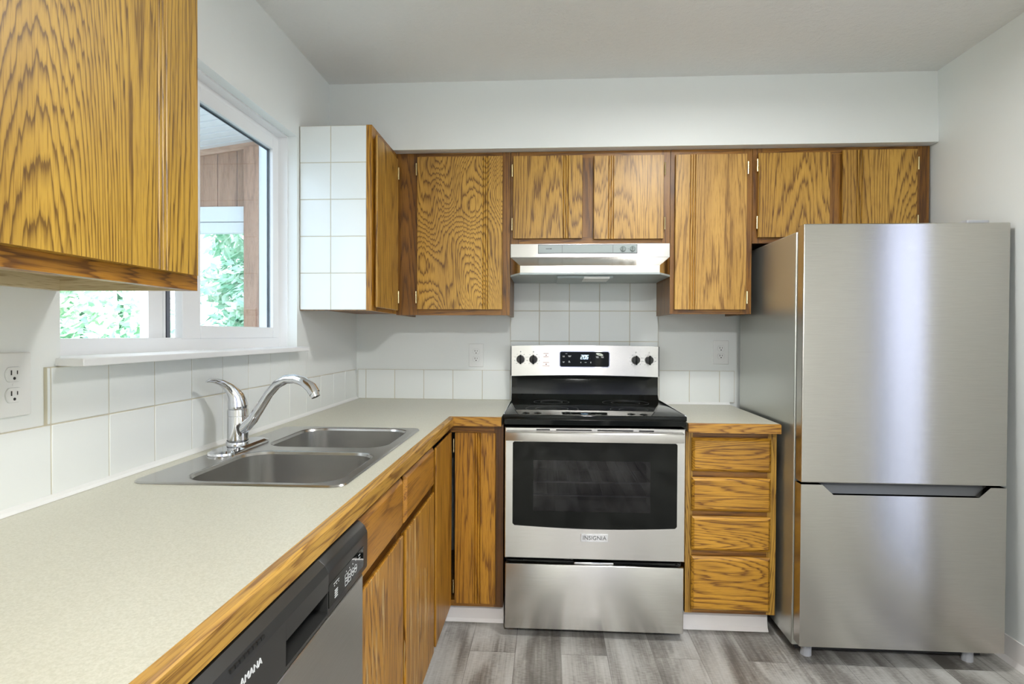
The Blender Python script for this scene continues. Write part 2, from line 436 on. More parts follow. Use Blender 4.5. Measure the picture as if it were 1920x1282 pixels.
struct('wall_soffit', MB().box(0, 2.694, -0.383, 0, 2.081, CEIL), 'wall_white')
struct('baseboard_right', MB().prism([(xr(0)-0.016, 0), (xr(0.004)-0.014, 0.006), (xr(0.02)-0.006, 0.022), (xr(0.1)-0.005, 0.1), (xr(0.1), 0.1), (xr(0), 0)], 'y', DY1+0.03, -0.005), 'cove_white')
# glazed side door and patio door (out of the picture; the steel fronts mirror them)
glass('mid_glass', (0.53, 0.545, 0.62))
def glazed_door(name, mk_frame, mk_pane, gl):
    d = struct(name, mk_frame, 'window_vinyl'); struct('glass', mk_pane, gl, d); return d
x0, x1 = 2.745, 2.80
glazed_door('door_1', MB().box(x0, x1, DY0, DY0+0.05, 0, DZ).box(x0, x1, DY1-0.05, DY1, 0, DZ).box(x0, x1, DY0+0.05, DY1-0.05, DZ-0.06, DZ).box(x0, x1, DY0+0.05, DY1-0.05, 0, 0.12),
            MB().box(2.77, 2.775, DY0+0.05, DY1-0.05, 0.12, DZ-0.06), 'mid_glass')
xm = (PX0+PX1)/2
glazed_door('door_2', MB().box(PX0, PX0+0.06, YR-0.1, YR-0.03, 0, PZ).box(PX1-0.06, PX1, YR-0.1, YR-0.03, 0, PZ).box(xm-0.04, xm+0.04, YR-0.1, YR-0.03, 0, PZ)
            .box(PX0, PX1, YR-0.1, YR-0.03, PZ-0.06, PZ).box(PX0, PX1, YR-0.1, YR-0.03, 0, 0.08),
            MB().box(PX0+0.06, PX1-0.06, YR-0.07, YR-0.065, 0.08, PZ-0.06), 'pale_glass')

# ---- kitchen window
win = struct('window_1', MB()
    .box(-0.125, -0.074, WY1-0.045, WY1, 1.187, WZ1).box(-0.125, -0.074, WY0, WY0+0.04, 1.187, WZ1)
    .box(-0.125, -0.074, WY0+0.04, WY1-0.045, WZ1-0.045, WZ1).box(-0.125, -0.074, WY0+0.04, WY1-0.045, 1.187, 1.226), 'window_vinyl')
struct('reveal_strip', MB().box(-0.074, -0.037, WY1-0.006, WY1, 1.187, WZ1).box(-0.074, -0.037, WY0, WY1-0.006, WZ1-0.006, WZ1), 'window_vinyl', win)
struct('window_sill', MB().box(-0.075, 0.06, -1.874, -0.745, 1.170, 1.187, 0.003), 'window_vinyl', win)
s = MB()
sy0, sy1, sz0, sz1 = -1.352, -0.742, 1.222, 2.006
s.box(-0.096, -0.070, sy0, -1.262, sz0, sz1, 0.003).box(-0.096, -0.070, -0.787, sy1, sz0, sz1, 0.003)
s.box(-0.096, -0.070, -1.262, -0.787, 1.962, sz1, 0.003).box(-0.096, -0.070, -1.262, -0.787, sz0, 1.263, 0.003)
sash = struct('sliding_sash', s, 'window_vinyl', win)
struct('sash_gasket', MB().box(-0.0915, -0.0905, -1.262, -0.787, 1.955, 1.962).box(-0.0915, -0.0885, -0.796, -0.787, 1.263, 1.962), 'gasket', win)
struct('sash_glass', MB().box(-0.085, -0.082, -1.262, -0.787, 1.263, 1.962), 'window_screen', win)
struct('fixed_mullion', MB().box(-0.122, -0.098, -1.46, -1.40, 1.226, 1.986).box(-0.118, -0.100, -1.395, -1.385, 1.226, 1.986), 'window_vinyl', win)
struct('mullion_seal', MB().box(-0.112, -0.097, -1.383, -1.368, 1.226, 1.986), 'gasket', win)
struct('fixed_glass', MB().box(-0.112, -0.109, WY0+0.04, -1.46, 1.226, 1.986), 'window_glass', win)

# ---- tiled backsplash
TP = 0.1545; CZ = 0.8986
def tiles(mb, gb, rects, put, inset=0.0014, th=0.008):
    for u0, u1, v0, v1 in rects:
        if u1-u0 < 0.006 or v1-v0 < 0.006: continue
        b = bmesh.new(); bmesh.ops.create_cube(b, size=1.0)
        t1, t2 = random.uniform(-1, 1)*0.0005, random.uniform(-1, 1)*0.0005
        for v in b.verts:
            uu = (u0+u1)/2 + v.co.x*(u1-u0-2*inset); vv = (v0+v1)/2 + v.co.y*(v1-v0-2*inset)
            h = 0.0 if v.co.z < 0 else th + v.co.x*t1 + v.co.y*t2
            v.co = Vector(put(uu, vv, h))
        bmesh.ops.recalc_face_normals(b, faces=b.faces[:])
        bmesh.ops.bevel(b, geom=b.edges[:], offset=0.0016, segments=2, affect='EDGES', profile=0.5)
        mb.add(b)
        a, c = Vector(put(u0, v0, 0)), Vector(put(u1, v1, th-0.0016))
        gb.box(min(a.x, c.x), max(a.x, c.x), min(a.y, c.y), max(a.y, c.y), min(a.z, c.z), max(a.z, c.z))
Y0 = -1.8929
ul = [Y0+i*TP for i in range(-6, 13)]
r = []
for a, b_ in zip(ul, ul[1:]):
    b2 = min(b_, -0.009)
    if a >= -0.009: break
    r.append((a, b2, CZ, CZ+TP))
for i in range(8): r.append((Y0+i*TP, Y0+(i+1)*TP, CZ+TP, 1.1695))
r.append((-1.902, Y0, CZ+TP, 1.1695))
tm, gm = MB(), MB(); tiles(tm, gm, r, lambda u, v, h: (h, u, v))
tb = struct('tile_backsplash', tm, 'tile_glaze', wall_left); struct('grout', gm, 'grout', tb)
r = []
xb = 0.0527
u = [0.009, xb] + [xb+i*TP for i in range(1, 5)] + [0.817]
r += [(a, b_, CZ, CZ+TP) for a, b_ in zip(u, u[1:])]
x1_ = 0.9666
u = [0.817, x1_, x1_+TP, x1_+2*TP, x1_+3*TP, 1.575]
for v0, v1 in ((0.60, 0.75), (0.75, 0.90), (0.90, 1.0515), (1.0515, 1.2055), (1.2055, 1.3615), (1.3615, 1.508)):
    r += [(a, b_, v0, v1) for a, b_ in zip(u, u[1:])]
u = [1.580, 1.733, 1.884, 1.958]
r += [(a, b_, 0.897, 1.0585) for a, b_ in zip(u, u[1:])]
tm, gm = MB(), MB(); tiles(tm, gm, r, lambda u, v, h: (u, -h, v))
tb = struct('tile_backsplash', tm, 'tile_glaze', wall_back); struct('grout', gm, 'grout', tb)

cb = MB()
cb.prism([(0.0080, CZ+0.0005), (0.0165, CZ+0.0005), (0.0110, CZ+0.006), (0.0088, CZ+0.013), (0.0080, CZ+0.013)], 'y', -3.0, -0.012)
struct('caulk_bead', cb, 'white_plastic', wall_left)
cb = MB().prism([(-0.0080, 0.8875), (-0.018, 0.8875), (-0.012, 0.894), (-0.0088, 0.899), (-0.0080, 0.899)], 'x', 1.580, 1.934)
struct('caulk_bead', cb, 'white_plastic', wall_back)

# ------------------------------------------------------------------ outside the window
GZ = -0.35
struct('ground', MB().box(-16, 12, -16, 16, GZ-0.05, GZ), 'pale_paving')
GYP = 2.3
sf = MB()
zc = lambda x: 3.27 + 0.135*x      # the sloping porch ceiling
for i in range(34):
    y1 = GYP - 0.12*i; y0 = y1 - 0.098
    sf.prism([(-4.2, zc(-4.2)), (-0.16, zc(-0.16)), (-0.16, zc(-0.16)+0.03), (-4.2, zc(-4.2)+0.03)], 'y', y0, y1)
sf.prism([(-4.2, zc(-4.2)+0.012), (-0.16, zc(-0.16)+0.012), (-0.16, zc(-0.16)+0.06), (-4.2, zc(-4.2)+0.06)], 'y', GYP-4.1, GYP)
struct('ceiling_porch', sf, 'porch_white')
g = MB()
for i in range(22):
    a = -4.2 + 0.19*i; b_ = a + 0.18
    g.prism([(a, 2.43), (b_, 2.43), (b_, zc(b_)-0.01), (a, zc(a)-0.01)], 'y', GYP, GYP+0.03)
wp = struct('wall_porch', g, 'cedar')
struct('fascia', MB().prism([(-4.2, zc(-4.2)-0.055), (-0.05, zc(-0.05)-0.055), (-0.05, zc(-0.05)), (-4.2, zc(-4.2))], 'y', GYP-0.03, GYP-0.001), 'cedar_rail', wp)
struct('header', MB().box(-4.2, -1.72, GYP-0.03, GYP+0.06, 2.29, 2.43, 0.004).box(-4.2, -1.72, GYP-0.012, GYP+0.06, 2.185, 2.285, 0.004), 'porch_white', wp)
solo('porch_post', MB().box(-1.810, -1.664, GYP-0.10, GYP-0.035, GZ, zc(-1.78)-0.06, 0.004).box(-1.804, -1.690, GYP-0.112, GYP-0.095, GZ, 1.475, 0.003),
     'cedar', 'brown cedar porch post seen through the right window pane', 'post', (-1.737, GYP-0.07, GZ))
solo('corner_board', MB().box(-1.662, -1.590, GYP-0.10, GYP-0.035, GZ, zc(-1.66)-0.06, 0.003), 'porch_white',
     'white vertical corner board right beside the brown porch post', 'board', (-1.626, GYP-0.07, GZ))
def shrub(name, label, box, count, size, seed, mat):
    rnd = random.Random(seed); x0, x1, y0, y1, z0, z1 = box
    root = thing(name, label, 'bush', ((x0+x1)/2, (y0+y1)/2, z0))
    b = bmesh.new()
    clumps = []
    for _ in range(int(count/85)):
        cr = rnd.uniform(0.28, 0.6); clumps.append((rnd.uniform(x0+cr, x1-cr), rnd.uniform(y0+cr, y1-cr), rnd.uniform(z0, z1), cr))
    for cx, cy, cz, cr in clumps:
        for _ in range(85):
            d = Vector((rnd.gauss(0, 1), rnd.gauss(0, 1), rnd.gauss(0, 1))).normalized()*cr*rnd.uniform(0.6, 1.0)
            p = Vector((cx, cy, cz)) + Vector((d.x, d.y*0.7, d.z*0.8)); s_ = size*rnd.uniform(0.6, 1.4)
            up = (d.normalized() + Vector((0, -0.4, 0.9)) + Vector((rnd.uniform(-1, 1), rnd.uniform(-1, 1), rnd.uniform(-1, 1)))*0.7).normalized()
            t = up.cross(Vector((rnd.uniform(-1, 1), rnd.uniform(-1, 1), -0.6))).normalized(); w = up.cross(t)
            q = [p - t*s_, p + w*s_*0.42 - up*s_*0.1, p + t*s_, p - w*s_*0.42 - up*s_*0.1]
            if p.z < z0+0.05: continue
            b.faces.new([b.verts.new(v) for v in q])
    mb = MB(); mb.add(b); part('foliage', mb, mat, root, smooth=0)
    k = MB()
    for i in range(int((x1-x0-0.6)/0.6)+1):
        xx = x0+0.4+0.6*i; k.tube([(xx, (y0+y1)/2+0.3, z0), (xx+0.1, (y0+y1)/2+0.3, z0+1.2), (xx-0.1, (y0+y1)/2+0.35, z1-0.3)], [0.07, 0.05, 0.02], 8)
    part('stem', k, 'leaf_core', root)
    return root
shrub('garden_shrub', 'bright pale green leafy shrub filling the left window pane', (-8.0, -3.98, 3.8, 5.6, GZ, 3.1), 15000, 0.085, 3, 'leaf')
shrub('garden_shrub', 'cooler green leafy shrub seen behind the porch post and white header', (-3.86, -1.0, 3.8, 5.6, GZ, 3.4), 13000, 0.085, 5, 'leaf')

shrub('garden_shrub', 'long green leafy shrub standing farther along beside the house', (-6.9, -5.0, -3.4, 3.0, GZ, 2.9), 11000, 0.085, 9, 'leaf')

# ------------------------------------------------------------------ oak cabinets
def grooved(u0, u1, v0, v1, d0, d1, grooves, plane):
    """a slab door; u across, v up, d0 back, d1 front; three fine V grooves round each groove centre"""
    g = []
    for c in grooves:
        for k in (-0.0105, 0.0, 0.0105): g.append(c+k)
    s_ = 1 if d1 > d0 else -1
    poly = [(u0+0.011, d0), (u0, d1-s_*0.005), (u0+0.002, d1)]
    for c in sorted(g): poly += [(c-0.0026, d1), (c, d1-s_*0.0045), (c+0.0026, d1)]
    poly += [(u1-0.002, d1), (u1, d1-s_*0.005), (u1-0.011, d0)]
    if plane == 'y': return MB().prism(poly, 'z', v0, v1)
    return MB().prism([(b_, a) for a, b_ in poly], 'z', v0, v1)
def slab(u0, u1, v0, v1, d0, d1, plane):
    """a flat door whose edges slope back to a smaller rear face (a finger pull all round)"""
    s_ = 1 if d1 > d0 else -1
    def L(e, d): return [(u0+e, v0+e, d), (u1-e, v0+e, d), (u1-e, v1-e, d), (u0+e, v1-e, d)]
    loops = [L(0.012, d0), L(0.0, d1-s_*0.006), L(0.0, d1-s_*0.002), L(0.002, d1)]
    if plane == 'y': loops = [[(a, d, b_) for a, b_, d in lp] for lp in loops]
    else: loops = [[(d, a, b_) for a, b_, d in lp] for lp in loops]
    return MB().loft(loops, True, True)
def hinge_y(door, x, d, zs):
    for z in zs:
        part('hinge', MB().cyl((x, d-0.002, z-0.028), (x, d-0.002, z+0.028), 0.0033, seg=12), 'brass', door)
def hinge_x(door, d, y, zs):
    for z in zs:
        part('hinge', MB().cyl((d, y, z-0.028), (d, y, z+0.028), 0.0033, seg=12), 'brass', door)

CT = 2.080       # top of the wall cabinets
FY = -0.33       # face of the wall cabinets on the back wall
def wall_cab(name, label, x0, x1, z0, doors, left_stile, right_stile, mid=(), bottom=0.03, group='oak wall cabinets'):
    root = thing(name, label, 'cabinet', ((x0+x1)/2, -0.17, z0), group)
    part('carcass', MB().box(x0, x0+0.016, FY+0.02, -0.001, z0, CT).box(x1-0.016, x1, FY+0.02, -0.001, z0, CT)
         .box(x0+0.016, x1-0.016, FY+0.02, -0.001, z0+0.012, z0+0.028).box(x0+0.016, x1-0.016, FY+0.02, -0.001, CT-0.016, CT)
         .box(x0+0.016, x1-0.016, -0.008, -0.001, z0+0.028, CT-0.016), 'oak_frame', root)
    st = MB().box(x0, x0+left_stile, FY, FY+0.02, z0, CT).box(x1-right_stile, x1, FY, FY+0.02, z0, CT)
    for a, b_ in mid: st.box(a, b_, FY, FY+0.02, z0+bottom, CT-0.03)
    parts('face_stile', st, 'oak_frame', root)
    parts('face_rail', MB().box(x0+left_stile, x1-right_stile, FY+0.0005, FY+0.02, CT-0.03, CT).box(x0+left_stile, x1-right_stile, FY+0.0005, FY+0.02, z0, z0+bottom), 'oak_rail', root)
    for (a, b_, za, zb, gr, hx, hz, mat) in doors:
        d = part('door', grooved(a, b_, za, zb, FY-0.001, FY-0.019, gr, 'y'), mat, root)
        hinge_y(d, hx, FY-0.019+0.004, hz)
    return root
wall_cab('wall_cabinet', 'oak wall cabinet in the back corner, one tall door with swirling grain', 0.3005, 0.8345, 1.328,
         [(0.402, 0.800, 1.355, 2.058, [0.721], 0.3975, (2.002, 1.41), 'oak_door_wild')], 0.106, 0.04)
wall_cab('wall_cabinet', 'short two-door oak wall cabinet directly above the range hood', 0.8365, 1.5615, 1.657,
         [(0.848, 1.165, 1.680, 2.056, [1.089], 0.8435, (1.99, 1.745), 'oak_door'), (1.216, 1.531, 1.676, 2.052, [1.294], 1.5355, (1.99, 1.745), 'oak_pale')], 0.04, 0.04, [(1.16, 1.222)])
wall_cab('wall_cabinet', 'tall single-door oak wall cabinet between the range hood and the refrigerator', 1.5635, 1.9255, 1.336,
         [(1.5815, 1.898, 1.356, 2.052, [1.6595], 1.9025, (1.99, 1.41), 'oak_pale')], 0.04, 0.05)
wall_cab('wall_cabinet', 'short two-door oak wall cabinet above the refrigerator, against the right wall', 1.9275, 2.690, 1.655,
         [(1.947, 2.258, 1.679, 2.054, [], 1.9425, (2.0, 1.745), 'oak_door'), (2.310, 2.630, 1.679, 2.062, [2.383], 2.6345, (2.0, 1.745), 'oak_door')], 0.045, 0.07, [(2.24, 2.325)])

# tile-sided cabinet on the left wall
c = thing('wall_cabinet', 'oak wall cabinet beside the window with white tiles on its near side', 'cabinet', (0.15, -0.52, 1.333), 'oak wall cabinets')
part('carcass', MB().box(0.001, 0.278, -0.700, -0.684, 1.333, CT).box(0.001, 0.278, -0.684, -0.33, 1.344, 1.36).box(0.001, 0.278, -0.684, -0.33, CT-0.016, CT).box(0.001, 0.01, -0.684, -0.001, 1.36, CT-0.016)
     .box(0.001, 0.2995, -0.33, -0.001, 1.344, 1.36).box(0.001, 0.2995, -0.33, -0.001, CT-0.016, CT), 'oak_frame', c)
parts('face_stile', MB().box(0.278, 0.30, -0.708, -0.648, 1.333, CT).box(0.278, 0.30, -0.40, -0.332, 1.333, CT), 'oak_base', c)
parts('face_rail', MB().box(0.278, 0.2995, -0.648, -0.40, CT-0.035, CT).box(0.278, 0.2995, -0.648, -0.40, 1.333, 1.36), 'oak_rail_depth', c)
tm, gm = MB(), MB(); r = []
zz = [1.336, 1.4845, 1.6335, 1.7825, 1.931, 2.079]
for v0, v1 in zip(zz, zz[1:]): r += [(0.003, 0.131, v0, v1), (0.131, 0.278, v0, v1)]
tiles(tm, gm, r, lambda u, v, h: (u, -0.700-h, v), th=0.008)
tp = part('tile_panel', tm, 'tile_glaze', c, 'white square tiles in two columns of five'); part('grout', gm, 'grout', tp)
d = part('door', slab(-0.690, -0.362, 1.348, 2.045, 0.3005, 0.318, 'x'), 'oak_door', c)
hinge_x(d, 0.3185, -0.3585, (1.98, 1.41))

# big cabinet in the left foreground
c = thing('wall_cabinet', 'large oak wall cabinet nearest the camera over the left counter', 'cabinet', (0.16, -2.5, 1.325), 'oak wall cabinets')
yb = -1.869; yn = -3.05
part('carcass', MB().box(0.001, 0.278, yb-0.016, yb, 1.352, CT).box(0.001, 0.278, yn, yn+0.016, 1.325, CT).box(0.001, 0.278, yn+0.016, yb-0.016, CT-0.016, CT), 'oak_frame', c)
part('side_panel', MB().box(0.001, 0.2775, yb-0.018, yb-0.0005, 1.325, 1.352), 'raw_wood_across', c, 'unfinished pale wood lower edge')
part('bottom_panel', MB().box(0.001, 0.278, yn+0.016, yb-0.018, 1.352, 1.362).box(0.001, 0.022, yn+0.016, yb-0.018, 1.3255, 1.352), 'raw_wood', c, 'unfinished pale wood underside')
parts('face_rail', MB().box(0.278, 0.30, yn, yb, 1.325, 1.375).box(0.278, 0.30, yn, yb, CT-0.03, CT), 'oak_rail_depth', c)
parts('face_stile', MB().box(0.278, 0.2995, yb-0.05, yb, 1.375, CT-0.03).box(0.278, 0.2995, yn, yn+0.05, 1.375, CT-0.03).box(0.278, 0.2995, -2.56, -2.48, 1.375, CT-0.03), 'oak_frame', c)
part('door', grooved(-2.515, -1.897, 1.353, 2.055, 0.3005, 0.3205, [-2.003], 'x'), 'oak_door_bold', c)
part('door', grooved(-3.04, -2.53, 1.353, 2.055, 0.3005, 0.3205, [-2.90], 'x'), 'oak_door_bold', c)

# ---- base cabinets
FX = 0.595
def drawer_front(u0, u1, v0, v1, d0, d1, plane, ch=0.011):
    s_ = 1 if d1 > d0 else -1; dm = d1 - s_*0.009
    def L(u, v, e, d): return [(u0+e, v0+e, d), (u1-e, v0+e, d), (u1-e, v1-e, d), (u0+e, v1-e, d)]
    loops = [L(0, 0, 0.010, d0), L(0, 0, 0, d0+s_*0.008), L(0, 0, 0, dm), L(0, 0, ch*0.35, dm+s_*0.0045), L(0, 0, ch, d1)]
    if plane == 'y': loops = [[(a, d, b_) for a, b_, d in lp] for lp in loops]
    else: loops = [[(d, a, b_) for a, b_, d in lp] for lp in loops]
    return MB().loft(loops, True, True)
c = thing('base_cabinet', 'oak sink base cabinet with two drawer fronts over two doors under the sink', 'cabinet', (0.3, -1.4, 0.0), 'oak base cabinets')
part('carcass', MB().box(0.02, FX-0.02, -1.825, -1.809, 0.095, 0.862).box(0.02, FX-0.02, -0.985, -0.969, 0.095, 0.862).box(0.02, FX-0.02, -1.809, -0.985, 0.095, 0.111), 'oak_frame', c)
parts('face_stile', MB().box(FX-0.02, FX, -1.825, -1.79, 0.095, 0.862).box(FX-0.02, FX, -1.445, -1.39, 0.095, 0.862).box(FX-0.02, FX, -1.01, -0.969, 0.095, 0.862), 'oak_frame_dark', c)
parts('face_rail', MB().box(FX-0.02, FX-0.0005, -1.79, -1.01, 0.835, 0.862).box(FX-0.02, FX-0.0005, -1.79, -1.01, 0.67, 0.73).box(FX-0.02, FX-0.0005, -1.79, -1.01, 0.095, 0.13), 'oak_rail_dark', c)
for (a, b_) in ((-1.800, -1.434), (-1.402, -0.998)):
    part('drawer_front', drawer_front(a, b_, 0.706, 0.843, FX+0.0005, FX+0.020, 'x'), 'oak_drawer_depth', c)
    part('door', slab(a, b_, 0.116, 0.684, FX+0.0005, FX+0.020, 'x'), 'oak_worn', c)
part('toe_kick', MB().box(FX-0.075, FX-0.06, -1.825, -0.969, 0, 0.095), 'cove_white', c)
c = thing('base_cabinet', 'oak corner base cabinet with two hinged doors meeting left of the range', 'cabinet', (0.6, -0.6, 0.0), 'oak base cabinets')
part('carcass', MB().box(0.02, FX-0.02, -0.966, -0.950, 0.095, 0.862).box(0.812, 0.828, -0.58, -0.02, 0.095, 0.862).box(0.02, FX-0.02, -0.950, -0.02, 0.095, 0.111).box(FX-0.02, 0.812, -0.58, -0.02, 0.095, 0.111), 'oak_frame', c)
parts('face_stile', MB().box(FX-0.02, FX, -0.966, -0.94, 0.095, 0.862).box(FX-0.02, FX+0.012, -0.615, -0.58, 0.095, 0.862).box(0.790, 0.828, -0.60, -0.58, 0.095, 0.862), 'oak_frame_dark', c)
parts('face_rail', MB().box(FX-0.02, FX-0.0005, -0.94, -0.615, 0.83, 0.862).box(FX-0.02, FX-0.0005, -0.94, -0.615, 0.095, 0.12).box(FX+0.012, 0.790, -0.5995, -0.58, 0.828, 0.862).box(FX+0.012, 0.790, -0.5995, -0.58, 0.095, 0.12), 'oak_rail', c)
d = part('door', slab(-0.955, -0.628, 0.112, 0.832, FX+0.0005, FX+0.019, 'x'), 'oak_base', c)
d = part('door', grooved(0.6255, 0.7965, 0.115, 0.829, -0.6005, -0.618, [0.721], 'y'), 'oak_base', c)
hinge_y(d, 0.620, -0.612, (0.775, 0.185))
part('toe_kick', MB().prism([(-0.546, 0), (-0.552, 0.004), (-0.546, 0.018), (-0.546, 0.095), (-0.53, 0.095), (-0.53, 0)], 'x', 0.53, 0.828).box(0.52, 0.535, -0.966, -0.546, 0, 0.095), 'cove_white', c, 'white vinyl toe kick')
c = thing('base_cabinet', 'oak base cabinet with a stack of four drawers right of the range', 'cabinet', (1.76, -0.4, 0.0), 'oak base cabinets')
part('carcass', MB().box(1.578, 1.594, -0.58, -0.02, 0.1, 0.85).box(1.924, 1.94, -0.58, -0.02, 0.1, 0.85).box(1.594, 1.924, -0.58, -0.02, 0.1, 0.116).box(1.594, 1.924, -0.03, -0.02, 0.116, 0.85), 'oak_frame', c)
parts('face_stile', MB().box(1.578, 1.606, -0.60, -0.58, 0.1, 0.85).box(1.905, 1.940, -0.60, -0.58, 0.1, 0.85), 'oak_door', c)
parts('face_rail', MB().box(1.606, 1.905, -0.5995, -0.58, 0.815, 0.85).box(1.606, 1.905, -0.5995, -0.58, 0.655, 0.695).box(1.606, 1.905, -0.5995, -0.58, 0.495, 0.535)
     .box(1.606, 1.905, -0.5995, -0.58, 0.33, 0.375).box(1.606, 1.905, -0.5995, -0.58, 0.1, 0.13), 'oak_rail', c)
for z0, z1 in ((0.686, 0.823), (0.524, 0.661), (0.363, 0.503), (0.117, 0.339)):
    part('drawer', drawer_front(1.599, 1.914, z0, z1, -0.6005, -0.622, 'y'), 'oak_drawer', c)
part('toe_kick', MB().prism([(-0.530, 0), (-0.548, 0.003), (-0.536, 0.018), (-0.530, 0.04), (-0.530, 0.1), (-0.515, 0.1), (-0.515, 0)], 'x', 1.578, 1.936, ), 'cove_white', c, 'white vinyl toe kick')

# ---- countertops
SINK = (0.066, 0.556, -1.752, -0.962)
outer = [(0.0, -3.2), (0.604, -3.2), (0.604, -0.624), (0.822, -0.624), (0.822, 0.0), (0.0, 0.0)]
c = thing('countertop', 'long L-shaped beige laminate countertop with oak edge, holding the sink', 'countertop', (0.3, -1.5, CZ-0.036))
part('laminate_top', MB().sheet(outer, [rrect(SINK[0]+0.018, SINK[1]-0.018, SINK[2]+0.018, SINK[3]-0.018, 0.03)], CZ-0.036, CZ), 'laminate', c, smooth=30)
part('edge_strip', MB().prism([(0.604, CZ-0.037), (0.624, CZ-0.037), (0.624, CZ-0.005), (0.619, CZ-0.0005), (0.604, CZ-0.0005)], 'y', -3.2, -0.644), 'oak_edge_depth', c, 'oak front edge')
part('edge_strip', MB().prism([(-0.624, CZ-0.037), (-0.644, CZ-0.037), (-0.644, CZ-0.005), (-0.639, CZ-0.0005), (-0.624, CZ-0.0005)], 'x', 0.604, 0.822), 'oak_edge', c, 'oak front edge')
CR = 0.887
c = thing('countertop', 'short beige laminate countertop with oak edge between range and refrigerator', 'countertop', (1.75, -0.33, CR-0.036))
part('laminate_top', MB().box(1.574, 1.935, -0.640, -0.001, CR-0.036, CR), 'laminate', c)
part('edge_strip', MB().prism([(-0.640, CR-0.037), (-0.660, CR-0.037), (-0.660, CR-0.005), (-0.655, CR-0.0005), (-0.640, CR-0.0005)], 'x', 1.574, 1.935), 'oak_edge', c, 'oak front edge')
# ---- sink
c = thing('kitchen_sink', 'stainless steel double bowl sink set into the left countertop', 'sink', (0.31, -1.36, CZ))
bowls = [(0.160, 0.536, -1.736, -1.392), (0.158, 0.530, -1.332, -0.985)]
rim = MB()
ho = [rrect(*b_, 0.075, 8) for b_ in bowls]
rim.sheet(rrect(*SINK, 0.03), ho, CZ+0.0045)
rim.loft([[(x, y, CZ+0.0045) for x, y in rrect(*SINK, 0.03)], [(x, y, CZ+0.0008) for x, y in rrect(SINK[0]-0.003, SINK[1]+0.003, SINK[2]-0.003, SINK[3]+0.003, 0.033)]])
bmesh.ops.recalc_face_normals(rim.bm, faces=rim.bm.faces[:])
part('rim', rim, 'steel_sink', c)
for b_ in bowls:
    def ins(e, r, z): return [(x, y, z) for x, y in rrect(b_[0]+e, b_[1]-e, b_[2]+e, b_[3]-e, r, 8)]
    k = MB().loft([ins(-0.001, 0.076, CZ+0.0046), ins(0.003, 0.072, CZ+0.003), ins(0.006, 0.07, CZ-0.004), ins(0.010, 0.07, CZ-0.10), ins(0.018, 0.065, CZ-0.135), ins(0.040, 0.05, CZ-0.155), ins(0.085, 0.03, CZ-0.160)], False, True)
    bw = part('bowl', k, 'steel_sink', c)
    bx, by = (b_[0]+b_[1])/2, (b_[2]+b_[3])/2
    part('drain', MB().lathe([(0.045, 0.0), (0.045, 0.003), (0.036, 0.004), (0.030, -0.001), (0.001, -0.001)], (bx, by, CZ-0.1595)), 'chrome', bw)
# ---- faucet
c = thing('kitchen_faucet', 'chrome single lever faucet with curved spout standing behind the sink', 'faucet', (0.09, -1.34, CZ+0.005))
zt = CZ+0.005
pl = MB().loft([[(x, y, zt) for x, y in rrect(0.070, 0.146, -1.488, -1.228, 0.036)], [(x, y, zt+0.006) for x, y in rrect(0.071, 0.145, -1.487, -1.229, 0.035)], [(x, y, zt+0.011) for x, y in rrect(0.080, 0.136, -1.474, -1.242, 0.027)]], True, True)
part('deck_plate', pl, 'chrome', c)
fx, fy = 0.094, -1.345
part('body', MB().lathe([(0.033, 0.008), (0.032, 0.016), (0.0285, 0.018), (0.0285, 0.020), (0.0292, 0.022), (0.0285, 0.075), (0.0285, 0.0905), (0.0275, 0.0915), (0.0275, 0.0925)], (fx, fy, zt)), 'chrome', c)
part('swivel_ring', MB().lathe([(0.0275, 0.0925), (0.0287, 0.0935), (0.0290, 0.111), (0.0265, 0.112), (0.0255, 0.1145)], (fx, fy, zt)), 'chrome', c)
part('base_seal', MB().lathe([(0.0298, 0.0195), (0.0298, 0.0212), (0.0285, 0.0212)], (fx, fy, zt)), 'black_matte', c)
lp = [(fx, fy, zt+0.1145), (fx, fy, zt+0.122), (fx-0.001, fy-0.002, zt+0.135), (fx-0.003, fy-0.005, zt+0.150), (fx-0.008, fy-0.014, zt+0.165), (fx-0.015, fy-0.027, zt+0.180), (fx-0.024, fy-0.045, zt+0.193), (fx-0.033, fy-0.066, zt+0.200), (fx-0.040, fy-0.081, zt+0.201), (fx-0.043, fy-0.088, zt+0.199)]
lr = [(0.0265, 0.0265), (0.0285, 0.0285), (0.0265, 0.0265), (0.0225, 0.0225), (0.0165, 0.0185), (0.0115, 0.0145), (0.0080, 0.0115), (0.0055, 0.0100), (0.0045, 0.0090), (0.002, 0.004)]
part('lever_handle', MB().tube(lp, lr, 20), 'chrome', c)
sp = [(fx+0.010, fy-0.003, zt+0.050), (fx+0.030, fy-0.009, zt+0.062), (fx+0.055, fy-0.016, zt+0.085), (fx+0.085, fy-0.025, zt+0.126), (fx+0.112, fy-0.033, zt+0.163), (fx+0.140, fy-0.041, zt+0.190), (fx+0.170, fy-0.049, zt+0.205), (fx+0.200, fy-0.056, zt+0.207), (fx+0.228, fy-0.062, zt+0.199), (fx+0.250, fy-0.067, zt+0.184), (fx+0.262, fy-0.070, zt+0.168)]
part('spout', MB().tube(sp, [0.018, 0.0165, 0.015, 0.0135, 0.013, 0.013, 0.013, 0.0135, 0.0145, 0.016, 0.0155], 20), 'chrome', c)
part('aerator', MB().tube([(fx+0.259, fy-0.069, zt+0.171), (fx+0.266, fy-0.071, zt+0.158)], [0.0135, 0.0125], 20), 'chrome', c)

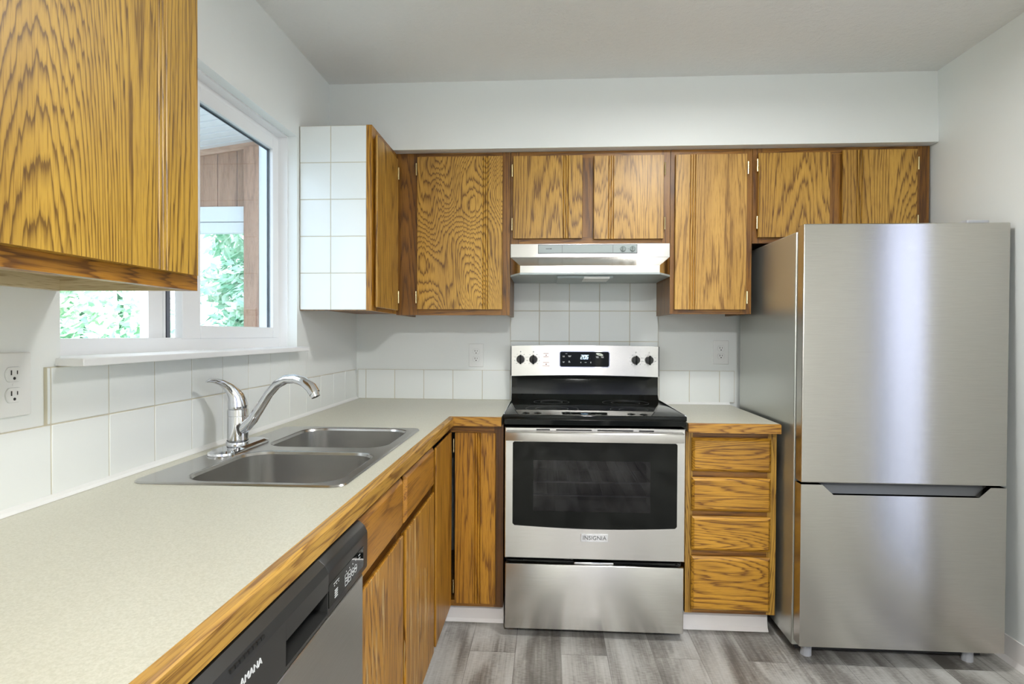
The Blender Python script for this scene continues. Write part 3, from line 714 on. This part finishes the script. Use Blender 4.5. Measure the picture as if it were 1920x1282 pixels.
# ------------------------------------------------------------------ outlets
def outlet(label, plane, u, v):
    put = (lambda a, b_, h: (a, -h, b_)) if plane == 'y' else (lambda a, b_, h: (h, a, b_))
    def bx(mb, a0, a1, b0, b1, h0, h1, bev=0):
        p0, p1 = put(a0, b0, h0), put(a1, b1, h1)
        mb.box(min(p0[0], p1[0]), max(p0[0], p1[0]), min(p0[1], p1[1]), max(p0[1], p1[1]), p0[2], p1[2], bev); return mb
    root = thing('wall_outlet', label, 'outlet', put(u, v, 0), 'wall outlets')
    part('cover_plate', bx(MB(), u-0.038, u+0.038, v-0.0605, v+0.0605, 0.0005, 0.0065, 0.0025), 'white_plastic', root)
    for s_ in (-1, 1):
        vc = v + s_*0.0195
        pts = []
        for i in range(24):
            a = 2*math.pi*i/24; pts.append((u + 0.0175*math.cos(a), vc + max(-0.0135, min(0.0135, 0.0175*math.sin(a)))))
        k = MB(); k.loft([[put(a, b_, h) for a, b_ in pts] for h in (0.006, 0.0085)], False, True)
        rc = part('receptacle', k, 'white_plastic', root)
        h = MB(); bx(h, u-0.0075, u-0.0050, vc-0.001, vc+0.008, 0.0084, 0.0088); bx(h, u+0.0050, u+0.0070, vc, vc+0.007, 0.0084, 0.0088)
        h.cyl(put(u, vc-0.0075, 0.0084), put(u, vc-0.0075, 0.0088), 0.0028, seg=12)
        part('slot', h, 'black_matte', rc)
        ring = MB(); ring.loft([[put(u+(a-u)*f, vc+(b_-vc)*f, hh) for a, b_ in pts] for f, hh in ((1.06, 0.0066), (1.0, 0.0066))]); part('outline', ring, 'print_grey', rc)
    part('screw', MB().cyl(put(u, v, 0.006), put(u, v, 0.0075), 0.003, seg=12), 'white_plastic', root)
outlet('white duplex outlet on the left wall just beside the window', 'x', -1.974, 1.141)
outlet('white duplex outlet on the back wall left of the range', 'y', 0.638, 1.130)
outlet('white duplex outlet on the back wall beside the refrigerator', 'y', 1.890, 1.153)

# ------------------------------------------------------------------ range hood
c = thing('range_hood', 'stainless steel range hood under the short cabinet above the range', 'range hood', (1.19, -0.2, 1.505))
x0, x1 = 0.8375, 1.5605
HY, LY = -0.336, -0.450
part('housing', MB().box(x0, x1, HY, -0.001, 1.595, 1.6555), 'steel_front', c)
vis = MB()
plan = lambda z: [(x0, -0.010, z), (x0, -0.345, z), (0.886, LY, z), (1.496, LY, z), (x1, -0.345, z), (x1, -0.010, z)]
b = bmesh.new()
t = [b.verts.new(p_) for p_ in ((x0, HY, 1.5945), (0.887, LY, 1.543), (1.495, LY, 1.543), (x1, HY, 1.5945))]
b.faces.new(t)
lo = [b.verts.new((p_.co.x, p_.co.y, 1.512)) for p_ in t]
b.faces.new((t[1], lo[1], lo[2], t[2])); b.faces.new((t[0], lo[0], lo[1], t[1])); b.faces.new((t[2], lo[2], lo[3], t[3]))
bmesh.ops.recalc_face_normals(b, faces=b.faces[:]); vis.add(b)
part('visor', vis, 'steel_front', c, smooth=0)
part('underside', MB().prism([(p_[0], p_[1]) for p_ in plan(0)], 'z', 1.504, 1.512), 'hood_grey', c, 'dull grey underside')
parts('side_panel', MB().box(x0, x0+0.004, HY, -0.01, 1.512, 1.595).box(x1-0.004, x1, HY, -0.01, 1.512, 1.595), 'steel_side', c)
cp = part('control_panel', MB().box(0.966, 1.413, HY-0.003, HY+0.001, 1.6135, 1.6505, 0.001), 'hood_grey', c, 'blue grey control strip')
part('panel_outline', MB().box(0.9635, 1.4155, HY-0.0012, HY-0.0002, 1.611, 1.653).box(1.0735, 1.0750, HY-0.0033, HY-0.0028, 1.6145, 1.6495).box(1.3045, 1.306, HY-0.0033, HY-0.0028, 1.6145, 1.6495), 'dark_grey', cp)
for kx in (1.351, 1.394):
    k = part('knob', MB().lathe([(0.0125, 0.0), (0.0125, -0.004), (0.010, -0.006), (0.001, -0.006)], (kx, HY-0.003, 1.6315), 24, 'y').box(kx-0.0025, kx+0.0025, HY-0.016, HY-0.005, 1.620, 1.643, 0.001), 'hood_knob', cp)
parts('print_mark', MB().box(0.9995, 1.020, HY-0.0034, HY-0.003, 1.632, 1.6345).box(1.020, 1.026, HY-0.0034, HY-0.003, 1.6312, 1.6352).box(1.333, 1.337, HY-0.0034, HY-0.003, 1.6305, 1.632).box(1.3715, 1.377, HY-0.0034, HY-0.003, 1.6305, 1.632), 'print_dark', cp)
lf = part('lamp_housing', MB().box(1.05, 1.300, -0.40, -0.12, 1.492, 1.5045, 0.003), 'hood_grey', c)
part('lamp_lens', MB().box(1.17, 1.285, -0.405, -0.25, 1.4895, 1.5005, 0.002), 'lens', lf, 'white lamp lens')

# ------------------------------------------------------------------ range
X0, X1 = 0.838, 1.564
xc = (X0+X1)/2
rg = thing('electric_range', 'freestanding stainless steel electric range with black cooktop in the middle of the back wall', 'range', (xc, -0.33, 0.0))
b = MB().box(X0+0.002, X0+0.012, -0.598, -0.02, 0.035, 0.892).box(X1-0.012, X1-0.002, -0.598, -0.02, 0.035, 0.892).box(X0+0.012, X1-0.012, -0.03, -0.02, 0.035, 0.892)
b.box(X0+0.012, X1-0.012, -0.598, -0.03, 0.035, 0.045).box(X0+0.012, X1-0.012, -0.598, -0.03, 0.30, 0.33).box(X0+0.012, X1-0.012, -0.598, -0.57, 0.81, 0.892)
part('body', b, 'black_enamel', rg)
part('oven_cavity', MB().box(X0+0.05, X0+0.055, -0.56, -0.06, 0.40, 0.78).box(X1-0.055, X1-0.05, -0.56, -0.06, 0.40, 0.78).box(X0+0.055, X1-0.055, -0.065, -0.06, 0.40, 0.78).box(X0+0.055, X1-0.055, -0.56, -0.065, 0.395, 0.40).box(X0+0.055, X1-0.055, -0.56, -0.065, 0.775, 0.78), 'black_plastic', rg)
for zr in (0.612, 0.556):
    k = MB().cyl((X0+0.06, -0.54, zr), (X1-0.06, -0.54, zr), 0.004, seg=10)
    rk = part('oven_rack', k, 'print_grey', rg)  # pale matte grey paints the glint along the front bar
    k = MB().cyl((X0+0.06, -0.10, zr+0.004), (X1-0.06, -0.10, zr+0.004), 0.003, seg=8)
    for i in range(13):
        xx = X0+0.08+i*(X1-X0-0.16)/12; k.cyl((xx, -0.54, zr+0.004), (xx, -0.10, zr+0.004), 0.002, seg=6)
    part('rack_wires', k, 'dark_grey', rk)  # dark grey paints the oven's shade onto the wires
ct = part('cooktop', MB().box(X0-0.006, X1+0.004, -0.660, -0.055, 0.893, 0.914, 0.005, 3).box(X0-0.002, X1+0.001, -0.648, -0.60, 0.872, 0.893), 'black_glass', rg)
for bx, by, br in ((1.03, -0.46, 0.115), (1.385, -0.46, 0.10), (1.03, -0.20, 0.085), (1.385, -0.20, 0.11)):
    k = MB()
    for rr in (br, br*0.62): k.lathe([(rr-0.0005, 0), (rr-0.0005, 0.0002), (rr+0.0005, 0.0002), (rr+0.0005, 0), (rr-0.0005, 0)], (bx, by, 0.914), 48, caps=False)
    parts('burner_ring', k, 'burner_mark', ct)
parts('cooktop_rim', MB().box(X0-0.0075, X0-0.0035, -0.63, -0.06, 0.9105, 0.9165, 0.001).box(X1+0.0015, X1+0.0055, -0.63, -0.06, 0.9105, 0.9165, 0.001), 'chrome', ct)
bgx0, bgx1 = 0.827, 1.565
bg = part('backguard', MB().prism([(-0.012, 0.90), (-0.085, 0.914), (-0.062, 0.938), (-0.058, 1.012), (-0.062, 1.026), (-0.040, 1.028), (-0.040, 1.176), (-0.012, 1.176)], 'x', bgx0+0.001, bgx1-0.001), 'black_enamel', rg)
# steel control panel with a gently bowed lower edge
b = bmesh.new(); N = 24; fr, bk_ = [], []
for i in range(N+1):
    t = i/N; x = bgx0 + (bgx1-bgx0)*t; zl = 1.028 + 0.007*math.sin(math.pi*t); zt_ = 1.1805 + 0.005*math.sin(math.pi*t)**0.5
    fr.append((b.verts.new((x, -0.064, zl)), b.verts.new((x, -0.060, zt_)))); bk_.append((b.verts.new((x, -0.040, zl)), b.verts.new((x, -0.014, zt_))))
for i in range(N):
    b.faces.new((fr[i][0], fr[i+1][0], fr[i+1][1], fr[i][1])); b.faces.new((fr[i][1], fr[i+1][1], bk_[i+1][1], bk_[i][1])); b.faces.new((fr[i][0], bk_[i][0], bk_[i+1][0], fr[i+1][0]))
b.faces.new((fr[0][0], fr[0][1], bk_[0][1], bk_[0][0])); b.faces.new((fr[N][0], bk_[N][0], bk_[N][1], fr[N][1]))
bmesh.ops.recalc_face_normals(b, faces=b.faces[:])
mb = MB(); mb.add(b)
cp = part('control_panel', mb, 'steel_front', rg)
parts('end_cap', MB().box(bgx1, bgx1+0.006, -0.062, -0.012, 1.03, 1.181, 0.002).box(bgx0-0.006, bgx0, -0.062, -0.012, 1.03, 1.181, 0.002), 'dark_grey', rg)
PY = -0.0625
def rplate(x0, x1, z0, z1, r, y0, y1):
    return MB().loft([[(a, y0, b_) for a, b_ in rrect(x0, x1, z0, z1, r)], [(a, y1, b_) for a, b_ in rrect(x0, x1, z0, z1, r)]], True, True)
part('display_bezel', rplate(1.0695, 1.3235, 1.074, 1.1565, 0.012, PY+0.001, PY-0.002), 'chrome', cp)
ds = part('display', rplate(1.073, 1.320, 1.0775, 1.153, 0.009, PY, PY-0.0032), 'black_glass', cp, 'black glass clock display')
# seven-segment clock digits reading 2:06
def seg7(mb, ch, x, z, w, h, y, slant=0.18):
    S7 = {'2': 'abged', '0': 'abcdef', '6': 'afgedc'}[ch]; t_ = w*0.2
    R_ = {'a': (0, w, h-t_, h), 'd': (0, w, 0, t_), 'g': (0, w, h/2-t_/2, h/2+t_/2), 'b': (w-t_, w, h/2, h), 'c': (w-t_, w, 0, h/2), 'f': (0, t_, h/2, h), 'e': (0, t_, 0, h/2)}
    for q in S7:
        a, b_, c0, c1 = R_[q]
        mb.prism([(x+a+slant*c0, z+c0), (x+b_+slant*c0, z+c0), (x+b_+slant*c1, z+c1), (x+a+slant*c1, z+c1)], 'y', y, y-0.0006)
k = MB(); yy = PY-0.0032
for ch, xx in (('2', 1.1765), ('0', 1.1905), ('6', 1.2035)): seg7(k, ch, xx, 1.1165, 0.0098, 0.0205, yy)
k.box(1.1885, 1.1899, yy-0.0006, yy, 1.121, 1.1225).box(1.1895, 1.1909, yy-0.0006, yy, 1.130, 1.1315)
part('clock_digits', k, 'led_digit', ds, 'glowing clock digits reading 2:06')
k = MB()
for xx, zz_, w, h in ((1.086, 1.130, 0.011, 0.0022), (1.0865, 1.126, 0.010, 0.0022), (1.1135, 1.131, 0.016, 0.0025), (1.116, 1.1268, 0.011, 0.003), (1.100, 1.1425, 0.010, 0.0016), (1.086, 1.101, 0.011, 0.0022), (1.088, 1.0975, 0.006, 0.0025), (1.1165, 1.103, 0.006, 0.004), (1.115, 1.0985, 0.010, 0.003),
                      (1.1765, 1.0965, 0.0035, 0.006), (1.197, 1.0985, 0.010, 0.0022), (1.226, 1.0955, 0.004, 0.0075), (1.254, 1.1265, 0.013, 0.004), (1.2795, 1.1265, 0.013, 0.004), (1.256, 1.1225, 0.012, 0.002), (1.281, 1.1225, 0.012, 0.002)):
    k.box(xx, xx+w, yy-0.0004, yy, zz_, zz_+h)
parts('touch_mark', k, 'print_grey', ds)
k = MB(); ang = math.radians(-14); el = []
for i in range(24):
    a = 2*math.pi*i/24; ex, ez = 0.0185*math.cos(a), 0.0062*math.sin(a); el.append((1.272+ex*math.cos(ang)-ez*math.sin(ang), 1.1405+ex*math.sin(ang)+ez*math.cos(ang)))
k.loft([[(a, yy, b_) for a, b_ in el], [(a, yy-0.0005, b_) for a, b_ in el]], False, True)
st = part('sticker', k, 'sticker', ds, 'small pale oval sticker')
el2 = [(1.272+(a-1.272)*0.3, 1.1405+(b_-1.1405)*0.35) for a, b_ in el]
k = MB(); k.loft([[(a, yy-0.0005, b_) for a, b_ in el2], [(a, yy-0.0008, b_) for a, b_ in el2]], False, True); part('sticker_mark', k, 'hood_grey', st)
for kx in (0.873, 0.938, 1.4535, 1.520):
    kz = 1.113
    kn = part('burner_knob', MB().lathe([(0.0215, 0.002), (0.0215, -0.005), (0.019, -0.017), (0.016, -0.019), (0.001, -0.0195)], (kx, PY, kz), 28, 'y'), 'black_plastic', cp, 'black burner knob')
    part('grip', MB().box(kx-0.0045, kx+0.0045, PY-0.030, PY-0.016, kz-0.0235, kz+0.0235, 0.0025), 'black_glass', kn)
k = MB()
for kx in (0.873, 0.938, 1.4535, 1.520):
    k.box(kx-0.003, kx+0.003, PY-0.0013, PY, 1.1485, 1.1545)
    for i in range(-4, 5):
        a = math.radians(90+i*34)
        if abs(i) < 1: continue
        px, pz = kx+0.0305*math.cos(a), 1.113+0.0300*math.sin(a)
        k.box(px-0.003, px+0.003, PY-0.0018, PY, pz-0.0011, pz+0.0011)
parts('dial_mark', k, 'print_grey', cp)
k = MB()
for zz_ in (1.135, 1.089): k.cyl((1.003, PY+0.001, zz_), (1.003, PY-0.0022, zz_), 0.0028, seg=12)
k.box(0.989, 1.016, PY-0.0016, PY, 1.1435, 1.145).box(0.989, 1.016, PY-0.0016, PY, 1.126, 1.1275).box(0.987, 1.018, PY-0.0016, PY, 1.0975, 1.099).box(0.985, 1.020, PY-0.0016, PY, 1.0795, 1.081)
parts('indicator_light', k, 'print_red', cp, 'small red indicator lights with captions')
# oven door
DYF, DYB = -0.655, -0.602
wx0, wx1, wz0, wz1 = 0.870, 1.532, 0.461, 0.804
b = bmesh.new()
def door_loop(kind, y):
    if kind == 'out': return [(X0, y, 0.327), (X1, y, 0.327), (X1, y, 0.862), (X0, y, 0.862)]
N = 20
botw = [(wx0+0.008 + (wx1-wx0-0.016)*i/N, wz0 - 0.010*math.sin(math.pi*i/N)) for i in range(N+1)]
win_loop = [(wx0, wz0+0.008)] + botw + [(wx1, wz0+0.008), (wx1, wz1-0.006), (wx1-0.006, wz1), (wx0+0.006, wz1), (wx0, wz1-0.006)]
edges = []
o_ = [b.verts.new((x, DYF, z)) for x, z in ((X0+0.003, 0.330), (X1-0.003, 0.330), (X1-0.003, 0.859), (X0+0.003, 0.859))]
w_ = [b.verts.new((x, DYF, z)) for x, z in win_loop]
for lp in (o_, w_): edges += [b.edges.new((lp[i], lp[(i+1) % len(lp)])) for i in range(len(lp))]
bmesh.ops.triangle_fill(b, use_beauty=True, edges=edges)
mb = MB(); mb.add(b)
mb.loft([[(X0+0.003, DYF, 0.330), (X1-0.003, DYF, 0.330), (X1-0.003, DYF, 0.859), (X0+0.003, DYF, 0.859)], [(X0, DYF+0.004, 0.327), (X1, DYF+0.004, 0.327), (X1, DYF+0.004, 0.862), (X0, DYF+0.004, 0.862)], [(X0, DYB, 0.327), (X1, DYB, 0.327), (X1, DYB, 0.862), (X0, DYB, 0.862)]])
mb.loft([[(x, DYF, z) for x, z in win_loop], [(x, DYF+0.004, z) for x, z in win_loop]])
bmesh.ops.remove_doubles(mb.bm, verts=mb.bm.verts[:], dist=1e-6); bmesh.ops.recalc_face_normals(mb.bm, faces=mb.bm.faces[:])
od = part('oven_door', mb, 'steel_front', rg)
k = MB()
iw = (0.955, 1.427, 0.520, 0.728)
for a in ((wx0, iw[0], wz0-0.01, wz1), (iw[1], wx1, wz0-0.01, wz1), (iw[0], iw[1], wz0-0.01, iw[2]), (iw[0], iw[1], iw[3], wz1)): k.box(a[0], a[1], DYF+0.004, DYF+0.010, a[2], a[3])
part('door_glass', k, 'black_glass', od, 'black glass border of the oven window')
part('inner_window', MB().box(iw[0], iw[1], DYF+0.0045, DYF+0.0085, iw[2], iw[3]), 'oven_glass', od, 'see-through dark oven window')
parts('top_vent', MB().box(0.966, 1.021, DYF-0.0006, DYF+0.002, 0.8505, 0.8555).box(1.046, 1.190, DYF-0.0006, DYF+0.002, 0.8505, 0.8555).box(1.213, 1.356, DYF-0.0006, DYF+0.002, 0.8505, 0.8555).box(1.379, 1.438, DYF-0.0006, DYF+0.002, 0.8505, 0.8555), 'black_matte', od)
hb = bmesh.new(); loops = []
for i in range(25):
    t = i/24; x = 0.843 + (1.5545-0.843)*t; y = -0.676 - 0.016*math.sin(math.pi*t)**0.6
    loops.append([(x, y+0.012, 0.812), (x, y+0.001, 0.8105), (x, y, 0.8135), (x, y, 0.8435), (x, y+0.003, 0.8475), (x, y+0.012, 0.848)])
part('handle', MB().loft(loops, True, True).box(0.85, 0.885, -0.672, DYF-0.0005, 0.815, 0.845).box(1.513, 1.548, -0.672, DYF-0.0005, 0.815, 0.845), 'steel_front', od, 'wide flat steel oven handle')
bd = part('badge', MB().box(1.1485, 1.258, DYF-0.003, DYF, 0.4005, 0.433, 0.001), 'chrome', od)
part('lettering', text_mb('INSIGNIA', 0.0235, (1.2032, DYF-0.0032, 0.4165), (1, 0, 0), (0, 0, 1), sx=0.98), 'print_dark', bd, 'badge lettering')
dr = MB().box(X0+0.002, X1-0.002, -0.652, -0.602, 0.034, 0.302, 0.005, 3)
sd = part('storage_drawer', dr, 'steel_front', rg)
part('drawer_pull', MB().box(1.122, 1.282, -0.648, -0.61, 0.3035, 0.314, 0.003), 'chrome', sd)
for fx_, fy_ in ((0.90, -0.56), (1.50, -0.56), (0.90, -0.08), (1.50, -0.08)):
    part('foot', MB().cyl((fx_, fy_, 0.0), (fx_, fy_, 0.036), 0.02, seg=16), 'black_matte', rg)

# ------------------------------------------------------------------ refrigerator
RX0, RX1, RYF = 1.957, 2.688, -0.790
fr_ = thing('refrigerator', 'tall stainless steel bottom freezer refrigerator in the right corner', 'refrigerator', (2.32, -0.45, 0.0))
part('cabinet_body', MB().box(RX0, RX1, -0.722, -0.085, 0.045, 1.637, 0.006), 'fridge_side', fr_, 'grey metal refrigerator sides')
part('door_gasket', MB().box(RX0+0.012, RX1-0.012, -0.738, -0.722, 0.085, 1.63), 'dark_grey', fr_)
ud = part('upper_door', MB().box(RX0, RX1, RYF, -0.738, 0.692, 1.655, 0.004, 2), 'steel_fridge', fr_)
# freezer door with the angled hand notch at its top edge
ldz0, ldz1 = 0.076, 0.685
poly = [(RX0, ldz0), (RX1, ldz0), (RX1, ldz1), (2.632, ldz1), (2.592, 0.648), (2.074, 0.648), (2.034, ldz1), (RX0, ldz1)]
mb = MB().prism(poly, 'y', RYF, RYF+0.022).box(RX0, RX1, RYF+0.022, -0.738, ldz0, ldz1-0.045)
mb.box(RX0, 2.034, RYF+0.022, -0.738, ldz1-0.045, ldz1).box(2.632, RX1, RYF+0.022, -0.738, ldz1-0.045, ldz1)
bmesh.ops.remove_doubles(mb.bm, verts=mb.bm.verts[:], dist=1e-6)
ld = part('freezer_door', mb, 'steel_fridge', fr_)
part('hand_recess', MB().prism([(RYF+0.0225, 0.641), (-0.738, 0.641), (-0.738, 0.684), (-0.748, 0.684)], 'x', 2.0345, 2.6315), 'dark_grey', ld, 'dark grey slanted hand recess')
part('hinge_cover', MB().box(2.545, 2.625, -0.775, -0.70, 1.6375, 1.668, 0.005), 'foot_grey', fr_)
for q in ((2.02, -0.70), (2.62, -0.70), (2.02, -0.13), (2.62, -0.13)):
    part('foot', MB().cyl((q[0], q[1], 0.0), (q[0], q[1], 0.046), 0.02, seg=18), 'foot_grey', fr_)
part('toe_grille', MB().box(RX0+0.02, RX1-0.02, -0.70, -0.69, 0.02, 0.05), 'black_matte', fr_)

# ------------------------------------------------------------------ dishwasher
dw = thing('dishwasher', 'built-in dishwasher with black control strip and steel door under the left counter', 'dishwasher', (0.3, -2.13, 0.0))
WY_0, WY_1 = -2.432, -1.832
part('tub', MB().box(0.03, FX-0.012, WY_0+0.005, WY_1-0.005, 0.02, 0.858), 'black_matte', dw)
part('door_panel', MB().box(FX-0.01, 0.632, WY_0+0.003, WY_1-0.003, 0.10, 0.747, 0.004), 'steel_side', dw, 'brushed steel door')
part('kick_plate', MB().box(0.535, 0.55, WY_0+0.005, WY_1-0.005, 0.0, 0.095), 'black_matte', dw)
prof = [(FX-0.01, 0.749), (0.632, 0.749), (0.640, 0.760), (0.6405, 0.832), (0.634, 0.845), (0.622, 0.855), (FX-0.01, 0.855)]
notch = [(FX-0.01, 0.749), (0.632, 0.749), (0.638, 0.7575), (0.6385, 0.763), (0.606, 0.772), (0.606, 0.798), (0.6405, 0.802), (0.6405, 0.832), (0.634, 0.845), (0.622, 0.855), (FX-0.01, 0.855)]
cpn = part('control_strip', MB().prism(prof, 'y', WY_0, -2.205).prism(notch, 'y', -2.205, -2.045).prism(prof, 'y', -2.045, WY_1, 0.002), 'black_plastic', dw, 'black plastic control strip with a hand recess')
part('display_window', MB().box(0.6395, 0.6412, -2.045, -1.862, 0.772, 0.812), 'black_glass', cpn)
for i in range(8): part('vent_slot', MB().box(0.634, 0.6388, -2.345+0.0105*i, -2.337+0.0105*i, 0.8375, 0.842), 'black_matte', cpn)
part('lettering', text_mb('AMANA', 0.0135, (0.6408, -2.302, 0.8150), (0, 1, 0), (0, 0, 1), sx=1.12), 'print_white', cpn, 'white brand lettering')
k = MB(); xx = 0.6412
def mk(y0, y1, z0, z1): k.box(xx, xx+0.0004, y0, y1, z0, z1)
for y in (-2.022, -2.012, -2.002): mk(y, y+0.003, 0.800, 0.8015)
mk(-2.024, -1.998, 0.8045, 0.8055)
for z in (0.778, 0.782, 0.786, 0.790): mk(-2.019, -2.005, z, z+0.002)
for i, y in enumerate((-1.968, -1.951)):
    mk(y, y+0.014, 0.776, 0.777); mk(y, y+0.014, 0.796, 0.797); mk(y, y+0.001, 0.776, 0.797); mk(y+0.013, y+0.014, 0.776, 0.797); mk(y+0.004, y+0.010, 0.783, 0.785); mk(y+0.004, y+0.010, 0.788, 0.790)
for y in (-1.926, -1.910):
    k.lathe([(0.0066, 0), (0.0066, 0.0004), (0.0076, 0.0004), (0.0076, 0), (0.0066, 0)], (xx, y, 0.7865), 20, 'x', False); mk(y-0.003, y+0.003, 0.785, 0.788)
for y in (-1.962, -1.945, -1.927, -1.910): mk(y, y+0.002, 0.8005, 0.8025)
mk(-1.893, -1.883, 0.797, 0.7985); mk(-1.893, -1.883, 0.803, 0.8045)
part('control_icons', k, 'print_white', cpn, 'white control icons')

# ------------------------------------------------------------------ ceiling lamps
def ceiling_lamp(label, x, y, power):
    root = thing('ceiling_lamp', label, 'lamp', (x, y, CEIL))
    part('base', MB().lathe([(0.15, 0.0), (0.15, -0.018), (0.14, -0.022), (0.001, -0.022)], (x, y, CEIL)), 'white_plastic', root)
    part('diffuser', MB().lathe([(0.138, -0.022), (0.135, -0.04), (0.115, -0.062), (0.075, -0.080), (0.03, -0.088), (0.001, -0.089)], (x, y, CEIL)), 'lamp_glass', root)
    area_light('lamp_light', (0, 0, -0.10), (0, 0, 0), 0.26, 0.26, power, (1.0, 0.99, 0.965), shape='DISK', parent=root)
ceiling_lamp('round flush ceiling lamp above the middle of the kitchen', 1.62, -1.36, LAMP_KITCHEN)
ceiling_lamp('added round fill lamp on the ceiling over the far end of the room', 1.35, -4.2, FILL_DINING)  # added lamp, gives the room soft fill from behind the camera
